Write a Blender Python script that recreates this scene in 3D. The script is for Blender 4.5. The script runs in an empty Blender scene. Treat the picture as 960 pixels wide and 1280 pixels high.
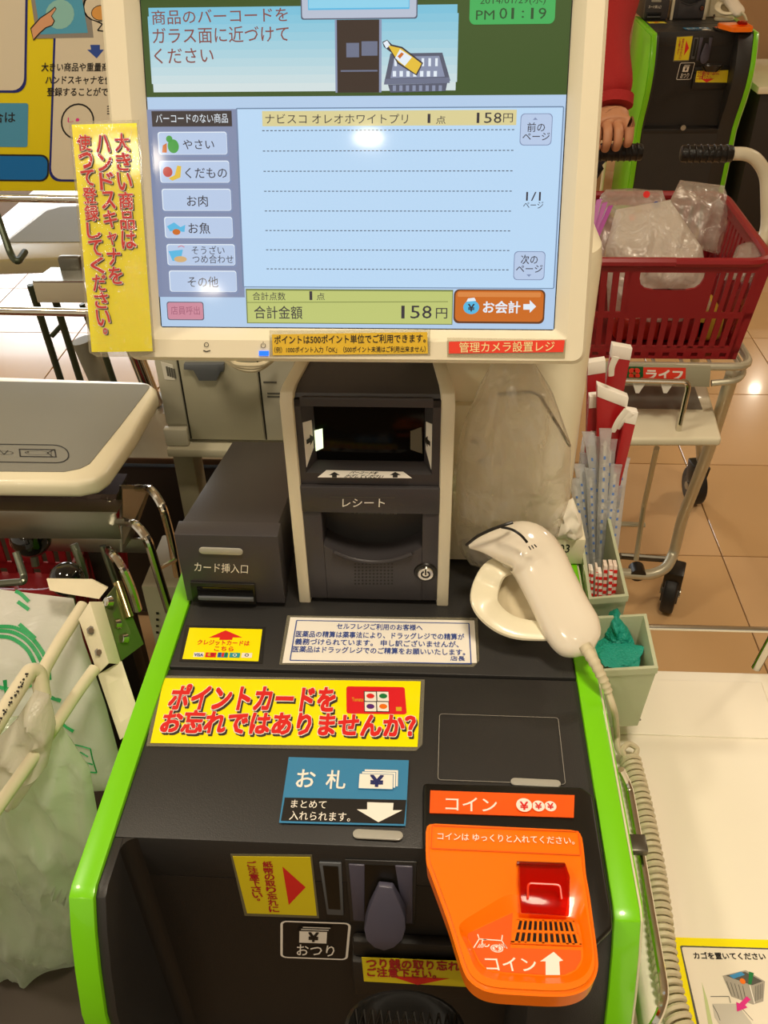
import bpy, bmesh, math, random
from mathutils import Vector, Matrix, noise
random.seed(7)
SC = bpy.context.scene
COL = SC.collection
# ------------------------------------------------------------------ camera
PITCH, YAW, ROLL, F_PX = 0.6448, -0.0661, -0.0211, 1103.97
CAM = Vector((0.0, 0.0, 1.52))
FWD = Vector((math.sin(YAW)*math.cos(PITCH), math.cos(YAW)*math.cos(PITCH), -math.sin(PITCH)))
_r = Vector((math.cos(YAW), -math.sin(YAW), 0)); _u = _r.cross(FWD)
RGT = _r*math.cos(ROLL) + _u*math.sin(ROLL); UPV = -_r*math.sin(ROLL) + _u*math.cos(ROLL)
cd = bpy.data.cameras.new('camera'); cam = bpy.data.objects.new('camera', cd); COL.objects.link(cam)
cd.sensor_fit = 'VERTICAL'; cd.sensor_height = 24; cd.lens = F_PX/1280*24; cd.clip_start = 0.02; cd.clip_end = 100
cam.matrix_world = Matrix(((RGT.x, UPV.x, -FWD.x, CAM.x), (RGT.y, UPV.y, -FWD.y, CAM.y), (RGT.z, UPV.z, -FWD.z, CAM.z), (0, 0, 0, 1)))
SC.camera = cam
# ------------------------------------------------------------------ world, exposure
SC.view_settings.view_transform = 'Standard'; SC.view_settings.look = 'None'; SC.view_settings.gamma = 1
SC.view_settings.use_curve_mapping = False; SC.view_settings.exposure = 0.0
W = bpy.data.worlds.new('store_ambience'); SC.world = W; W.use_nodes = True
W.node_tree.nodes['Background'].inputs[0].default_value = (1.0, 0.87, 0.68, 1); W.node_tree.nodes['Background'].inputs[1].default_value = 0.62
def area(name, loc, size, power, col=(1, .86, .66), rot=(0, 0, 0), sy=None):
    l = bpy.data.lights.new(name, 'AREA'); l.energy = power; l.size = size; l.color = col
    l.shape = 'DISK'
    if sy: l.shape = 'RECTANGLE'; l.size_y = sy
    o = bpy.data.objects.new(name, l); o.location = loc; o.rotation_euler = rot; COL.objects.link(o); return o
LAMPS = [(-1.43, -2.42), (-0.30, -2.27), (0.25, 0.1), (-1.5, 0.5), (2.9, 3.0), (-0.9, 5.2), (3.26, 8.1), (-1.49, -4.24)]
for i, (x, y) in enumerate(LAMPS):
    area('ceiling_light_glow', (x, y, 2.93), (.34, .13, .4, .34, .34, .34, .10, .16)[i], (22, 4, 30, 20, 30, 26, 6, 6)[i])
area('daylight_glow', (-3.2, 8.2, 1.6), 3.0, 130, (0.93, 0.97, 1.0), (math.radians(-90), 0, 0), 2.2)
# ------------------------------------------------------------------ picture to place
def ray(px, py):
    return (FWD + RGT*((px-480)/F_PX) + UPV*((640-py)/F_PX))
def onp(px, py, p0, n):
    d = ray(px, py); return CAM + d*((Vector(p0)-CAM).dot(Vector(n))/d.dot(Vector(n)))
def aY(px, py, Y): return onp(px, py, (0, Y, 0), (0, 1, 0))
def aZ(px, py, Z): return onp(px, py, (0, 0, Z), (0, 0, 1))
def aX(px, py, X): return onp(px, py, (X, 0, 0), (1, 0, 0))
# ------------------------------------------------------------------ materials
def lin(c):
    if isinstance(c, str):
        c = c.lstrip('#'); c = tuple(int(c[i:i+2], 16)/255 for i in (0, 2, 4))
    return tuple((v/12.92 if v <= .04045 else ((v+.055)/1.055)**2.4) for v in c)
MATS = {}
def mat(name, col, rough=.5, metal=0.0, emit=0.0, coat=0.0, alpha=1.0, trans=0.0, bump=0.0, bscale=80, var=0.0, vscale=6, ior=1.45, spec=0.5):
    if name in MATS: return MATS[name]
    m = bpy.data.materials.new(name); m.use_nodes = True; nt = m.node_tree; b = nt.nodes['Principled BSDF']
    c = lin(col); b.inputs['Base Color'].default_value = (*c, 1); b.inputs['Roughness'].default_value = rough
    b.inputs['Metallic'].default_value = metal; b.inputs['IOR'].default_value = ior
    b.inputs['Specular IOR Level'].default_value = spec
    if coat: b.inputs['Coat Weight'].default_value = coat; b.inputs['Coat Roughness'].default_value = .06
    if emit: b.inputs['Emission Color'].default_value = (*c, 1); b.inputs['Emission Strength'].default_value = emit; b.inputs['Base Color'].default_value = (c[0]*.04, c[1]*.04, c[2]*.04, 1)
    if alpha < 1: b.inputs['Alpha'].default_value = alpha
    if trans: b.inputs['Transmission Weight'].default_value = trans
    if bump or var:
        tc = nt.nodes.new('ShaderNodeTexCoord')
    if bump:
        n = nt.nodes.new('ShaderNodeTexNoise'); n.inputs['Scale'].default_value = bscale; n.inputs['Detail'].default_value = 4
        bp = nt.nodes.new('ShaderNodeBump'); bp.inputs['Strength'].default_value = bump; bp.inputs['Distance'].default_value = .002
        nt.links.new(tc.outputs['Object'], n.inputs['Vector']); nt.links.new(n.outputs['Fac'], bp.inputs['Height']); nt.links.new(bp.outputs['Normal'], b.inputs['Normal'])
    if var:
        n = nt.nodes.new('ShaderNodeTexNoise'); n.inputs['Scale'].default_value = vscale; n.inputs['Detail'].default_value = 6
        mx = nt.nodes.new('ShaderNodeMix'); mx.data_type = 'RGBA'
        mx.inputs['A'].default_value = (*[v*(1-var) for v in c], 1); mx.inputs['B'].default_value = (*[min(1, v*(1+var)) for v in c], 1)
        nt.links.new(tc.outputs['Object'], n.inputs['Vector']); nt.links.new(n.outputs['Fac'], mx.inputs['Factor']); nt.links.new(mx.outputs['Result'], b.inputs['Base Color'])
    MATS[name] = m; return m
DARK = mat('charcoal_plastic', '#2d2c2b', .42, bump=.12, bscale=900, var=.06, vscale=20)
DARK2 = mat('charcoal_panel', '#3d3a3c', .4, bump=.1, bscale=900, var=.05)
RECESS = mat('shaded_recess_plastic', '#211e1b', .5, bump=.1, bscale=800)  # darker than the deck plastic: the recess's shade is put into the colour
BLACK = mat('black_plastic', '#16140f', .35)
GREEN = mat('lime_paint', '#7ad30f', .3, coat=.3, var=.03, vscale=9)
CREAM = mat('cream_plastic', '#dfd6bb', .38, var=.03, bump=.03, bscale=300)
CREAM2 = mat('cream_paint', '#e9e1c4', .33, coat=.2, var=.03)
GREY = mat('grey_beige_plastic', '#a9a592', .5, var=.04)
DGREY = mat('slate_plastic', '#5b5f63', .5)
ORANGE = mat('orange_plastic', '#ff7a00', .3, coat=.3)
ORANGE2 = mat('orange_label', '#ff5f14', .35)
CHROME = mat('chrome', '#d8d4c8', .12, 1.0)
STEEL = mat('brushed_steel', '#a9a79c', .32, 1.0, bump=.05, bscale=200)
DSTEEL = mat('dark_steel', '#6d6a60', .35, .9)
WHITE = mat('white_print', '#f4efe4', .4)
LWHITE = mat('lamp_strip_grey', '#a8a69b', .35, coat=.3)
YEL = mat('yellow_print', '#fff000', .32, coat=.25)
YEL2 = mat('dull_yellow_print', '#e6d41e', .35, coat=.2)
GOLD = mat('amber_label', '#dcb424', .35, coat=.3)
RED = mat('red_print', '#e02a26', .4)
REDL = mat('red_label', '#e8402c', .4)
MAROON = mat('maroon_print', '#b81c2c', .4)
BLUE = mat('blue_print', '#2c4a9a', .4)
NAVY = mat('navy_print', '#2a2f66', .4)
SKY = mat('sky_blue_label', '#3f8fc4', .4)
MBLUE = mat('mid_blue_print', '#0a6aae', .4)
PINKP = mat('pink_print', '#e0308a', .4)
INK = mat('black_ink', '#1c1814', .5)
GREENP = mat('green_print', '#157a3c', .5)
SKIN = mat('skin', '#c98e68', .5, bump=.1, bscale=120)
GINK = mat('grey_ink', '#55544c', .5)
def clearmat(name, col, rough, fac, bump=.0, bscale=40, trl=.5, tint=None, gmin=0.0):
    """thin film: part see-through, part scattering, part glossy"""
    if name in MATS: return MATS[name]
    m = bpy.data.materials.new(name); m.use_nodes = True; nt = m.node_tree; N = nt.nodes; L = nt.links
    for n in list(N): N.remove(n)
    out = N.new('ShaderNodeOutputMaterial'); c = (*lin(col), 1)
    tr = N.new('ShaderNodeBsdfTransparent'); tr.inputs[0].default_value = (*(tint or [min(1, v*.15+.85) for v in c[:3]]), 1)
    df = N.new('ShaderNodeBsdfDiffuse'); df.inputs[0].default_value = c
    tl = N.new('ShaderNodeBsdfTranslucent'); tl.inputs[0].default_value = c
    gl = N.new('ShaderNodeBsdfGlossy'); gl.inputs['Roughness'].default_value = rough; gl.inputs[0].default_value = (.9, .9, .88, 1)
    m1 = N.new('ShaderNodeMixShader'); m1.inputs[0].default_value = trl; L.new(df.outputs[0], m1.inputs[1]); L.new(tl.outputs[0], m1.inputs[2])
    m2 = N.new('ShaderNodeMixShader'); m2.inputs[0].default_value = fac; L.new(tr.outputs[0], m2.inputs[1]); L.new(m1.outputs[0], m2.inputs[2])
    lw = N.new('ShaderNodeLayerWeight'); lw.inputs[0].default_value = .25
    mul = N.new('ShaderNodeMath'); mul.operation = 'MULTIPLY'; mul.inputs[1].default_value = .55; ad = N.new('ShaderNodeMath'); ad.inputs[1].default_value = gmin; L.new(mul.outputs[0], ad.inputs[0]); L.new(lw.outputs['Fresnel'], mul.inputs[0])
    m3 = N.new('ShaderNodeMixShader'); L.new(ad.outputs[0], m3.inputs[0]); L.new(m2.outputs[0], m3.inputs[1]); L.new(gl.outputs[0], m3.inputs[2])
    L.new(m3.outputs[0], out.inputs[0])
    if bump:
        tc = N.new('ShaderNodeTexCoord'); n = N.new('ShaderNodeTexNoise'); n.inputs['Scale'].default_value = bscale; n.inputs['Detail'].default_value = 5; n.inputs['Distortion'].default_value = 1.2
        bp = N.new('ShaderNodeBump'); bp.inputs['Strength'].default_value = bump; bp.inputs['Distance'].default_value = .01
        L.new(tc.outputs['Object'], n.inputs[0]); L.new(n.outputs['Fac'], bp.inputs['Height'])
        for s in (df, tl, gl): L.new(bp.outputs[0], s.inputs['Normal'])
    MATS[name] = m; return m
LAMIN = clearmat('clear_laminate', '#d8d2b8', .08, .28)
BAGW = clearmat('white_poly_film', '#efeadb', .25, .80, .5, 18)
BAGC = clearmat('clear_poly_film', '#f6f0e2', .16, .30, .8, 30, gmin=.06)
BAGG = clearmat('green_poly_film', '#eefbe2', .2, .62, .7, 12, gmin=.03)
REDCLEAR = clearmat('red_clear_plastic', '#b82400', .1, .25, tint=(.9, .14, .04))
# ------------------------------------------------------------------ mesh building
class MB:
    def __init__(s): s.v = []; s.f = []; s.m = []; s.cm = 0
    def add(s, vs, fs):
        b = len(s.v); s.v += [Vector(v) for v in vs]
        for f in fs: s.f.append([b+i for i in f]); s.m.append(s.cm)
        return s
    def box(s, x0, x1, y0, y1, z0, z1):
        return s.hexa([(x0, y0, z0), (x1, y0, z0), (x1, y1, z0), (x0, y1, z0)], [(x0, y0, z1), (x1, y0, z1), (x1, y1, z1), (x0, y1, z1)])
    def hexa(s, a, b): return s.loftp([a, b])
    def loftp(s, rings, closed=True, cap=True):
        n = len(rings[0]); vs = [v for r in rings for v in r]; fs = []
        for k in range(len(rings)-1):
            for i in range(n if closed else n-1):
                j = (i+1) % n; fs.append([k*n+i, k*n+j, (k+1)*n+j, (k+1)*n+i])
        if cap: fs.append(list(range(n))[::-1]); fs.append([(len(rings)-1)*n+i for i in range(n)])
        return s.add(vs, fs)
    def ext(s, poly, d):
        """extrude a polygon of 3-D points by vector d"""
        d = Vector(d); return s.loftp([[Vector(p) for p in poly], [Vector(p)+d for p in poly]])
    def tube(s, pts, r, seg=10, closed=False):
        pts = [Vector(p) for p in pts]; n = len(pts); rings = []; up = None
        for i, p in enumerate(pts):
            if closed: t = pts[(i+1) % n]-pts[i-1]
            else: t = (pts[min(i+1, n-1)]-pts[max(i-1, 0)])
            t.normalize()
            if up is None: up = t.orthogonal().normalized()
            up = (up - t*up.dot(t)); up = up.normalized() if up.length > 1e-6 else t.orthogonal().normalized()
            w = t.cross(up); rr = r[i] if isinstance(r, (list, tuple)) else r
            rings.append([p+(up*math.cos(a)+w*math.sin(a))*rr for a in [2*math.pi*k/seg for k in range(seg)]])
        if closed: rings.append(rings[0])
        return s.loftp(rings, True, not closed)
    def disc(s, c, n, r, h, seg=20, r2=None):
        c = Vector(c); n = Vector(n).normalized(); u = n.orthogonal().normalized(); w = n.cross(u); r2 = r if r2 is None else r2
        A = [2*math.pi*k/seg for k in range(seg)]
        return s.loftp([[c+(u*math.cos(a)+w*math.sin(a))*r for a in A], [c+n*h+(u*math.cos(a)+w*math.sin(a))*r2 for a in A]])
    def ball(s, c, r, seg=14, sc=(1, 1, 1)):
        c = Vector(c); rings = []
        for k in range(1, 8):
            t = math.pi*k/8
            rings.append([c+Vector((math.sin(t)*math.cos(a)*r*sc[0], math.sin(t)*math.sin(a)*r*sc[1], math.cos(t)*r*sc[2])) for a in [2*math.pi*i/seg for i in range(seg)]])
        return s.loftp(rings)
    def build(s, name, m, parent=None, bevel=0, seg=2, sharp=35, smooth=True, two=None):
        me = bpy.data.meshes.new(name); off = root_of(parent).location if parent else Vector((0, 0, 0))
        me.from_pydata([tuple(v-off) for v in s.v], [], s.f)
        for q in (m if isinstance(m, (list, tuple)) else [m]): me.materials.append(q)
        if any(s.m): me.polygons.foreach_set('material_index', s.m)
        bm = bmesh.new(); bm.from_mesh(me); bmesh.ops.remove_doubles(bm, verts=bm.verts, dist=1e-6); bmesh.ops.recalc_face_normals(bm, faces=bm.faces)
        if bevel:
            es = [e for e in bm.edges if len(e.link_faces) == 2 and e.calc_face_angle(0) > .45]
            bmesh.ops.bevel(bm, geom=es, offset=bevel, segments=seg, affect='EDGES', profile=.5, clamp_overlap=True)
        if smooth:
            for f in bm.faces: f.smooth = True
            for e in bm.edges:
                if len(e.link_faces) == 2 and e.calc_face_angle(0) > math.radians(sharp): e.smooth = False
        bm.to_mesh(me); bm.free()
        o = bpy.data.objects.new(name, me); COL.objects.link(o)
        if parent: o.parent = parent
        return o
def root_of(o):
    while o.parent: o = o.parent
    return o
def tag(o, label, cat, group=None):
    o['label'] = label; o['category'] = cat
    if group: o['group'] = group
    return o
def thing(name, label, cat, loc, group=None):
    o = bpy.data.objects.new(name, None); o.location = loc; o.empty_display_size = .05; COL.objects.link(o); return tag(o, label, cat, group)
def struct(o): o['kind'] = 'structure'; return o
def arc(c, r, a0, a1, n, ax=(1, 0, 0), ay=(0, 0, 1)):
    c = Vector(c); return [c+Vector(ax)*(r*math.cos(math.radians(a0+(a1-a0)*k/n)))+Vector(ay)*(r*math.sin(math.radians(a0+(a1-a0)*k/n))) for k in range(n+1)]
def smoothpath(pts, n=6):
    """Catmull-Rom through the points"""
    P = [Vector(p) for p in pts]; P = [P[0]*2-P[1]]+P+[P[-1]*2-P[-2]]; out = []
    for i in range(1, len(P)-2):
        for k in range(n):
            t = k/n; a, b, c, d = P[i-1], P[i], P[i+1], P[i+2]
            out.append(.5*((2*b)+(c-a)*t+(2*a-5*b+4*c-d)*t*t+(3*b-a-3*c+d)*t**3))
    out.append(P[-2]); return out
def bendpath(pts, r, n=5):
    """polyline with rounded corners"""
    P = [Vector(p) for p in pts]; out = [P[0]]
    for i in range(1, len(P)-1):
        a = (P[i-1]-P[i]); b = (P[i+1]-P[i]); q = min(r, a.length*.45, b.length*.45); A = P[i]+a.normalized()*q; B = P[i]+b.normalized()*q
        for k in range(n+1):
            t = k/n; out.append(A*(1-t)**2+P[i]*2*t*(1-t)+B*t*t)
    out.append(P[-1]); return out
def rrpts(x0, y0, x1, y1, r, n=5):
    out = []
    for cx, cy, a in ((x1-r, y0+r, -90), (x1-r, y1-r, 0), (x0+r, y1-r, 90), (x0+r, y0+r, 180)):
        for k in range(n+1):
            t = math.radians(a+90*k/n); out.append((cx+r*math.cos(t), cy+r*math.sin(t)))
    return out
GC = {}
def glyphs(s, off):
    k = (s, off)
    if k not in GC:
        c = bpy.data.curves.new('t', 'FONT'); c.body = s; c.size = 1; c.offset = off; c.resolution_u = 2
        o = bpy.data.objects.new('t', c); COL.objects.link(o); me = o.to_mesh()
        GC[k] = ([v.co.copy() for v in me.vertices], [list(p.vertices) for p in me.polygons]); o.to_mesh_clear()
        bpy.data.objects.remove(o); bpy.data.curves.remove(c)
    return GC[k]
class Pr:
    """flat print on a plane: element coordinates are given as points of the plane"""
    STEP = 0.00016
    def __init__(s, tl, tr, bl, base=0.0):
        s.o = Vector(tl)+Vector((0, 0, 0)); s.x = (Vector(tr)-s.o); s.W = s.x.length; s.x.normalize()
        y = (Vector(bl)-s.o); s.n = y.cross(s.x).normalized(); s.y = s.x.cross(s.n).normalized()
        if s.y.dot(y) < 0: s.y = -s.y
        s.H = y.dot(s.y); s.sk = y.dot(s.x)/s.H if s.H else 0
        s.n = s.y.cross(s.x).normalized()
        if s.n.dot(CAM-s.o) < 0: s.n = -s.n
        s.y = s.y + s.x*s.sk
        s.base = base; s.v = []; s.f = []; s.m = []; s.mats = []; s.img = True
    def loc(s, px, py):
        p = onp(px, py, s.o, s.n)-s.o
        # solve p = u x + v y
        yy = s.y-s.x*s.x.dot(s.y); v = p.dot(yy)/yy.dot(yy); u = p.dot(s.x)-v*s.y.dot(s.x); return u, v
    def C(s, px, py): return s.loc(px, py) if s.img else (px, py)
    def P3(s, u, v, lv): return s.o+s.x*u+s.y*v+s.n*(s.base+s.STEP*lv)
    def raw(s, pts, fs, m, lv):
        b = len(s.v); s.v += [s.P3(u, v, lv) for u, v in pts]
        if m not in s.mats: s.mats.append(m)
        k = s.mats.index(m)
        for f in fs: s.f.append([b+i for i in f]); s.m.append(k)
    def poly(s, pts, m, lv=1): q = [s.C(*p) for p in pts]; s.raw(q, [list(range(len(q)))], m, lv)
    def bx(s, x0, y0, x1, y1):
        m = (y0+y1)/2; return s.C(x0, m)[0], s.C(x0, y0)[1], s.C(x1, m)[0], s.C(x0, y1)[1]
    def rect(s, x0, y0, x1, y1, m, lv=1):
        a, b, c, d = s.bx(x0, y0, x1, y1); s.raw([(a, b), (c, b), (c, d), (a, d)], [[0, 1, 2, 3]], m, lv)
    def rr(s, x0, y0, x1, y1, r, m, lv=1):
        a, b, c, d = s.bx(x0, y0, x1, y1); R = r*min(abs(c-a), abs(d-b)); q = rrpts(a, b, c, d, R); s.raw(q, [list(range(len(q)))], m, lv)
    def frame(s, x0, y0, x1, y1, t, m, lv=1, r=.08):
        a, b, c, d = s.bx(x0, y0, x1, y1); k = min(abs(c-a), abs(d-b)); R = max(r*k, 1e-5); t = t*k
        q = rrpts(a, b, c, d, R)+rrpts(a+t, b+t, c-t, d-t, max(R-t, R*.3)); n = len(q)//2
        s.raw(q, [[i, (i+1) % n, n+(i+1) % n, n+i] for i in range(n)], m, lv)
    def circ(s, cx, cy, r, m, lv=1, ry=None, seg=18):
        a = s.C(cx, cy); b = s.C(cx+r, cy); R = math.hypot(b[0]-a[0], b[1]-a[1]); Ry = R*(ry/r if ry else 1)
        s.raw([(a[0]+R*math.cos(6.2832*k/seg), a[1]+Ry*math.sin(6.2832*k/seg)) for k in range(seg)], [list(range(seg))], m, lv)
    def ring(s, cx, cy, r, t, m, lv=1, a0=0, a1=360, seg=24, ry=None):
        a = s.C(cx, cy); b = s.C(cx+r, cy); R = math.hypot(b[0]-a[0], b[1]-a[1]); T = R*t/r; e = (ry/r) if ry else 1
        A = [math.radians(a0+(a1-a0)*k/seg) for k in range(seg+1)]
        q = [(a[0]+R*math.cos(t_), a[1]+R*e*math.sin(t_)) for t_ in A]+[(a[0]+(R-T)*math.cos(t_), a[1]+(R-T)*e*math.sin(t_)) for t_ in A]
        s.raw(q, [[i, i+1, seg+2+i, seg+1+i] for i in range(seg)], m, lv)
    def line(s, pts, w, m, lv=1):
        q = [s.C(*p) for p in pts]; a = s.C(*pts[0]); b = s.C(pts[0][0]+w, pts[0][1]); w = math.hypot(b[0]-a[0], b[1]-a[1])/2
        for (a, b) in zip(q, q[1:]):
            d = (b[0]-a[0], b[1]-a[1]); L = math.hypot(*d) or 1; n = (-d[1]/L*w, d[0]/L*w)
            s.raw([(a[0]+n[0], a[1]+n[1]), (b[0]+n[0], b[1]+n[1]), (b[0]-n[0], b[1]-n[1]), (a[0]-n[0], a[1]-n[1])], [[0, 1, 2, 3]], m, lv)
    def dash(s, x0, y0, x1, y1, n, w, m, lv=1):
        for k in range(n):
            t0 = k/n; t1 = (k+.6)/n; s.line([(x0+(x1-x0)*t0, y0+(y1-y0)*t0), (x0+(x1-x0)*t1, y0+(y1-y0)*t1)], w, m, lv)
    def text(s, t, x0, y0, x1, y1, m, lv=2, bold=0.0, slant=0.0, y1b=None):
        """fit the line between the box's sides; the box's top and bottom are those of its ink"""
        a, b, c, d = s.bx(x0, y0, x1, y1)
        vs, fs = glyphs(t, 0.0); e = bold if bold > .003 else 0
        if not vs: return
        mn = min(v.x for v in vs); mx = max(v.x for v in vs)
        asc = all(ord(ch) < 256 for ch in t); lo, hi = (0.0, .70) if asc else (-.07, .80)
        if len(t) == 1: lo = min(v.y for v in vs); hi = max(v.y for v in vs)
        rise = 0
        if y1b is not None: rise = s.C(x1, y1b)[1]-d
        for k_, (dx, dy) in enumerate([(0, 0)] if e <= 0 else ([(e, e), (-e, e), (e, -e), (-e, -e)] + ([(e, 0), (-e, 0), (0, e), (0, -e)] if e > .03 else []))):
            q = []
            for v in vs:
                u = (v.x-mn)/(mx-mn)+dx/(mx-mn); w = (v.y+dy-lo)/(hi-lo)
                q.append((a+(c-a)*u+slant*(d-b)*w, d-(d-b)*w+rise*u))
            s.raw(q, fs, m, lv+k_*.12)
    def digits(s, t, x0, y0, x1, y1, m, lv=2, bold=0.0):
        n = len(t); w = (x1-x0)/n
        for i, ch in enumerate(t):
            a = x0+w*i; k = {'1': (.32, .60), ':': (.38, .62)}.get(ch, (.1, .9)); h = y1-y0
            s.text(ch, a+w*k[0], y0+(h*.25 if ch == ':' else 0), a+w*k[1], y1-(h*.1 if ch == ':' else 0), m, lv, bold)
    def vtext(s, t, cx, y0, y1, w, m, lv=2, bold=0.0, cx1=None, rot=0):
        """characters one under another"""
        n = len(t); cx1 = cx if cx1 is None else cx1
        for i, ch in enumerate(t):
            ya = y0+(y1-y0)*i/n; yb = y0+(y1-y0)*(i+1)/n; c = cx+(cx1-cx)*(i+.5)/n
            g = '｜' if ch == 'ー' else ch; h = yb-ya
            if ch in '。': s.text(g, c-w*.15, ya+h*.1, c+w*.15, ya+h*.42, m, lv, bold)
            elif ch in 'ャッョュ': s.text(g, c-w*.34, ya+h*.2, c+w*.34, yb-h*.12, m, lv, bold)
            else: s.text(g, c-w/2, ya+h*.05, c+w/2, yb-h*.05, m, lv, bold)
    def build(s, name, parent):
        me = bpy.data.meshes.new(name); off = root_of(parent).location
        # face every polygon towards the print's front
        me.from_pydata([tuple(v-off) for v in s.v], [], s.f)
        for q in s.mats: me.materials.append(q)
        me.polygons.foreach_set('material_index', s.m)
        o = bpy.data.objects.new(name, me); COL.objects.link(o); o.parent = parent; return o
def plate(px4, plane, th, name, m, parent, bevel=0, grow=0):
    """thin card whose corners lie on a plane (p0, n); stands th proud"""
    p0, n = plane; n = Vector(n).normalized(); q = [onp(x, y, p0, n) for x, y in px4]
    if n.dot(CAM-q[0]) < 0: n = -n
    if grow:
        c = sum(q, Vector())/len(q); q = [p+(p-c).normalized()*grow for p in q]
    return MB().ext([p+n*.0002 for p in q], n*th).build(name, m, parent, bevel), q, n
def offp(plane, d):
    p0, n = plane; n = Vector(n).normalized()
    if n.dot(CAM-Vector(p0)) < 0: n = -n
    return (Vector(p0)+n*d, n)
def prq(px4, plane, lift):
    """print frame from picture corners (tl, tr, br, bl) on a plane lifted by lift"""
    p0, n = offp(plane, lift); q = [onp(x, y, p0, n) for x, y in px4]; return Pr(q[0], q[1], q[3])
# ------------------------------------------------------------------ store shell
TS, TY0, TX0 = .4373, 1.8508, .7762
floor = struct(MB().box(-4, 5, -5, 9, -.06, -.0045).build('floor', mat('tile_grout', '#6f5430', .8)))
TILE = [mat('floor_tile', '#cfa877', .16, var=.05, vscale=3, coat=.3), mat('floor_tile_pale', '#d4ae80', .17, var=.06, vscale=4, coat=.3)]
tme = []
for m in TILE:
    o = MB().box(-TS/2+.0015, TS/2-.0015, -TS/2+.0015, TS/2-.0015, -.012, 0).build('tile', m, None, .0012, 1); tme.append(o.data); bpy.data.objects.remove(o)
for i in range(-7, 8):
    for j in range(-2, 15):
        t = bpy.data.objects.new('tile', tme[(i*7+j*3) % 2]); COL.objects.link(t); t.parent = floor; t.location = (TX0+(i+.5)*TS, TY0+(j+.5)*TS, 0)
WALLM = mat('wall_paint', '#c9a67c', .7, var=.04)
struct(MB().box(-4, 5, 8.6, 8.7, 0, 3.0).build('wall_back', WALLM))
struct(MB().box(4.9, 5, -5, 8.6, 0, 3.0).build('wall_right', WALLM))
win = struct(MB().box(-4.6, -1.8, 8.45, 8.6, .25, 2.75).build('window_1', mat('window_frame_paint', '#8b8880', .4)))
for k in range(3): MB().box(-4.5+k*.9, -3.68+k*.9, 8.43, 8.45, .35, 2.65).build('window_pane', mat('daylit_glass', '#e8f2ff', .1, emit=2.0), win)
for i, (x, y) in enumerate(LAMPS):
    l = thing('ceiling_light', ('square ceiling light high behind the shopper, towards the bag holder side', 'small ceiling light straight behind the shopper', 'large square ceiling light directly above the near till', 'square ceiling light above the weighing platform', 'square ceiling light above the farther till', 'square ceiling light near the daylit window', 'square ceiling light near the back wall behind the farther till', 'small ceiling light farthest behind the shopper')[i], 'light', (x, y, 3.0), 'recessed ceiling lights')
    MB().box(x-.24, x+.24, y-.24, y+.24, 2.955, 3.0).build('lamp_housing', WHITE, l)
struct(MB().box(-4, 5, -5, 9, 3.0, 3.05).build('ceiling', mat('ceiling_board', '#e6dcc6', .8)))
# ------------------------------------------------------------------ the till: cabinet
KX = -.0575; XL, XR = KX-.225, KX+.225; ZD = .858; YK = .375; YS = .607; ST = .0204
KB = (KX, .66, 0)
kiosk = thing('self_checkout_till', 'charcoal self-checkout cabinet with lime green side edges and a cash deck', 'till', KB)
PROF = [(.98, 0), (.98, .862), (YS, .8597), (YK, .8565), (.366, .853), (.352, .826), (.338, .79), (.324, .745), (.320, .70), (.325, .65), (.342, .59), (.372, .52), (.392, .46), (.396, 0)]
def side(x0, x1, grow, name, m):
    cy, cz = .66, .45; yr_ = .80 if x0 < KX else .98
    r = [(min(y, yr_)+(grow if y > cy else -grow), z+(grow if z > 0.1 else 0)) for y, z in PROF]
    return MB().loftp([[(x0, y, z) for y, z in r], [(x1, y, z) for y, z in r]]).build(name, m, kiosk, .0012, 2)
side(XL, XL+ST, .003, 'side_panel', GREEN); side(XR-ST, XR, .003, 'side_panel', GREEN)
side(XR, XR+.0022, .002, 'edge_trim', CREAM)
side(XL-.004, XL, -.008, 'outer_skin', GREEN); side(XR+.0022, XR+.006, -.008, 'outer_skin', GREEN)
CK = aZ(149, 1078, ZD).x                      # inner face of the cheek
CK = XL+ST+.0085
RW = .085; YB = aZ(330, 1052, ZD).y           # right wall and back wall of the recess
xi, xj = XL+ST, XR-ST
# rear deck and front deck, a seam between them
MB().loftp([[(x, y, z) for x, y in ((xi, YS+.0012), (xj, YS+.0012), (xj, .978), (-.12, .978), (-.12, .80), (xi, .80))] for z in (.80, .8605)]).build('rear_deck', DARK, kiosk, .0015)
MB().loftp([[(xi, YB, .80), (xj, YB, .80), (xj, YB, .8567), (xi, YB, .8567)], [(xi, YS-.0012, .80), (xj, YS-.0012, .80), (xj, YS-.0012, .8592), (xi, YS-.0012, .8592)]]).build('front_deck', DARK, kiosk, .0012)
def slab(x0, x1, name, m, yb, top=.8565):
    r = [(yb, 0.02), (yb, top)]+[(YK, top)]+PROF[4:-1]+[(.396, .02)]
    return MB().loftp([[(x0, y, z) for y, z in r], [(x1, y, z) for y, z in r]]).build(name, m, kiosk, .001)
slab(xi, CK, 'cheek', DARK, YB)
slab(RW, xj, 'cheek', DARK, YB)
MB().box(xi, xj, YB, YB+.02, .30, .8).build('recess_wall', RECESS, kiosk)
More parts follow.
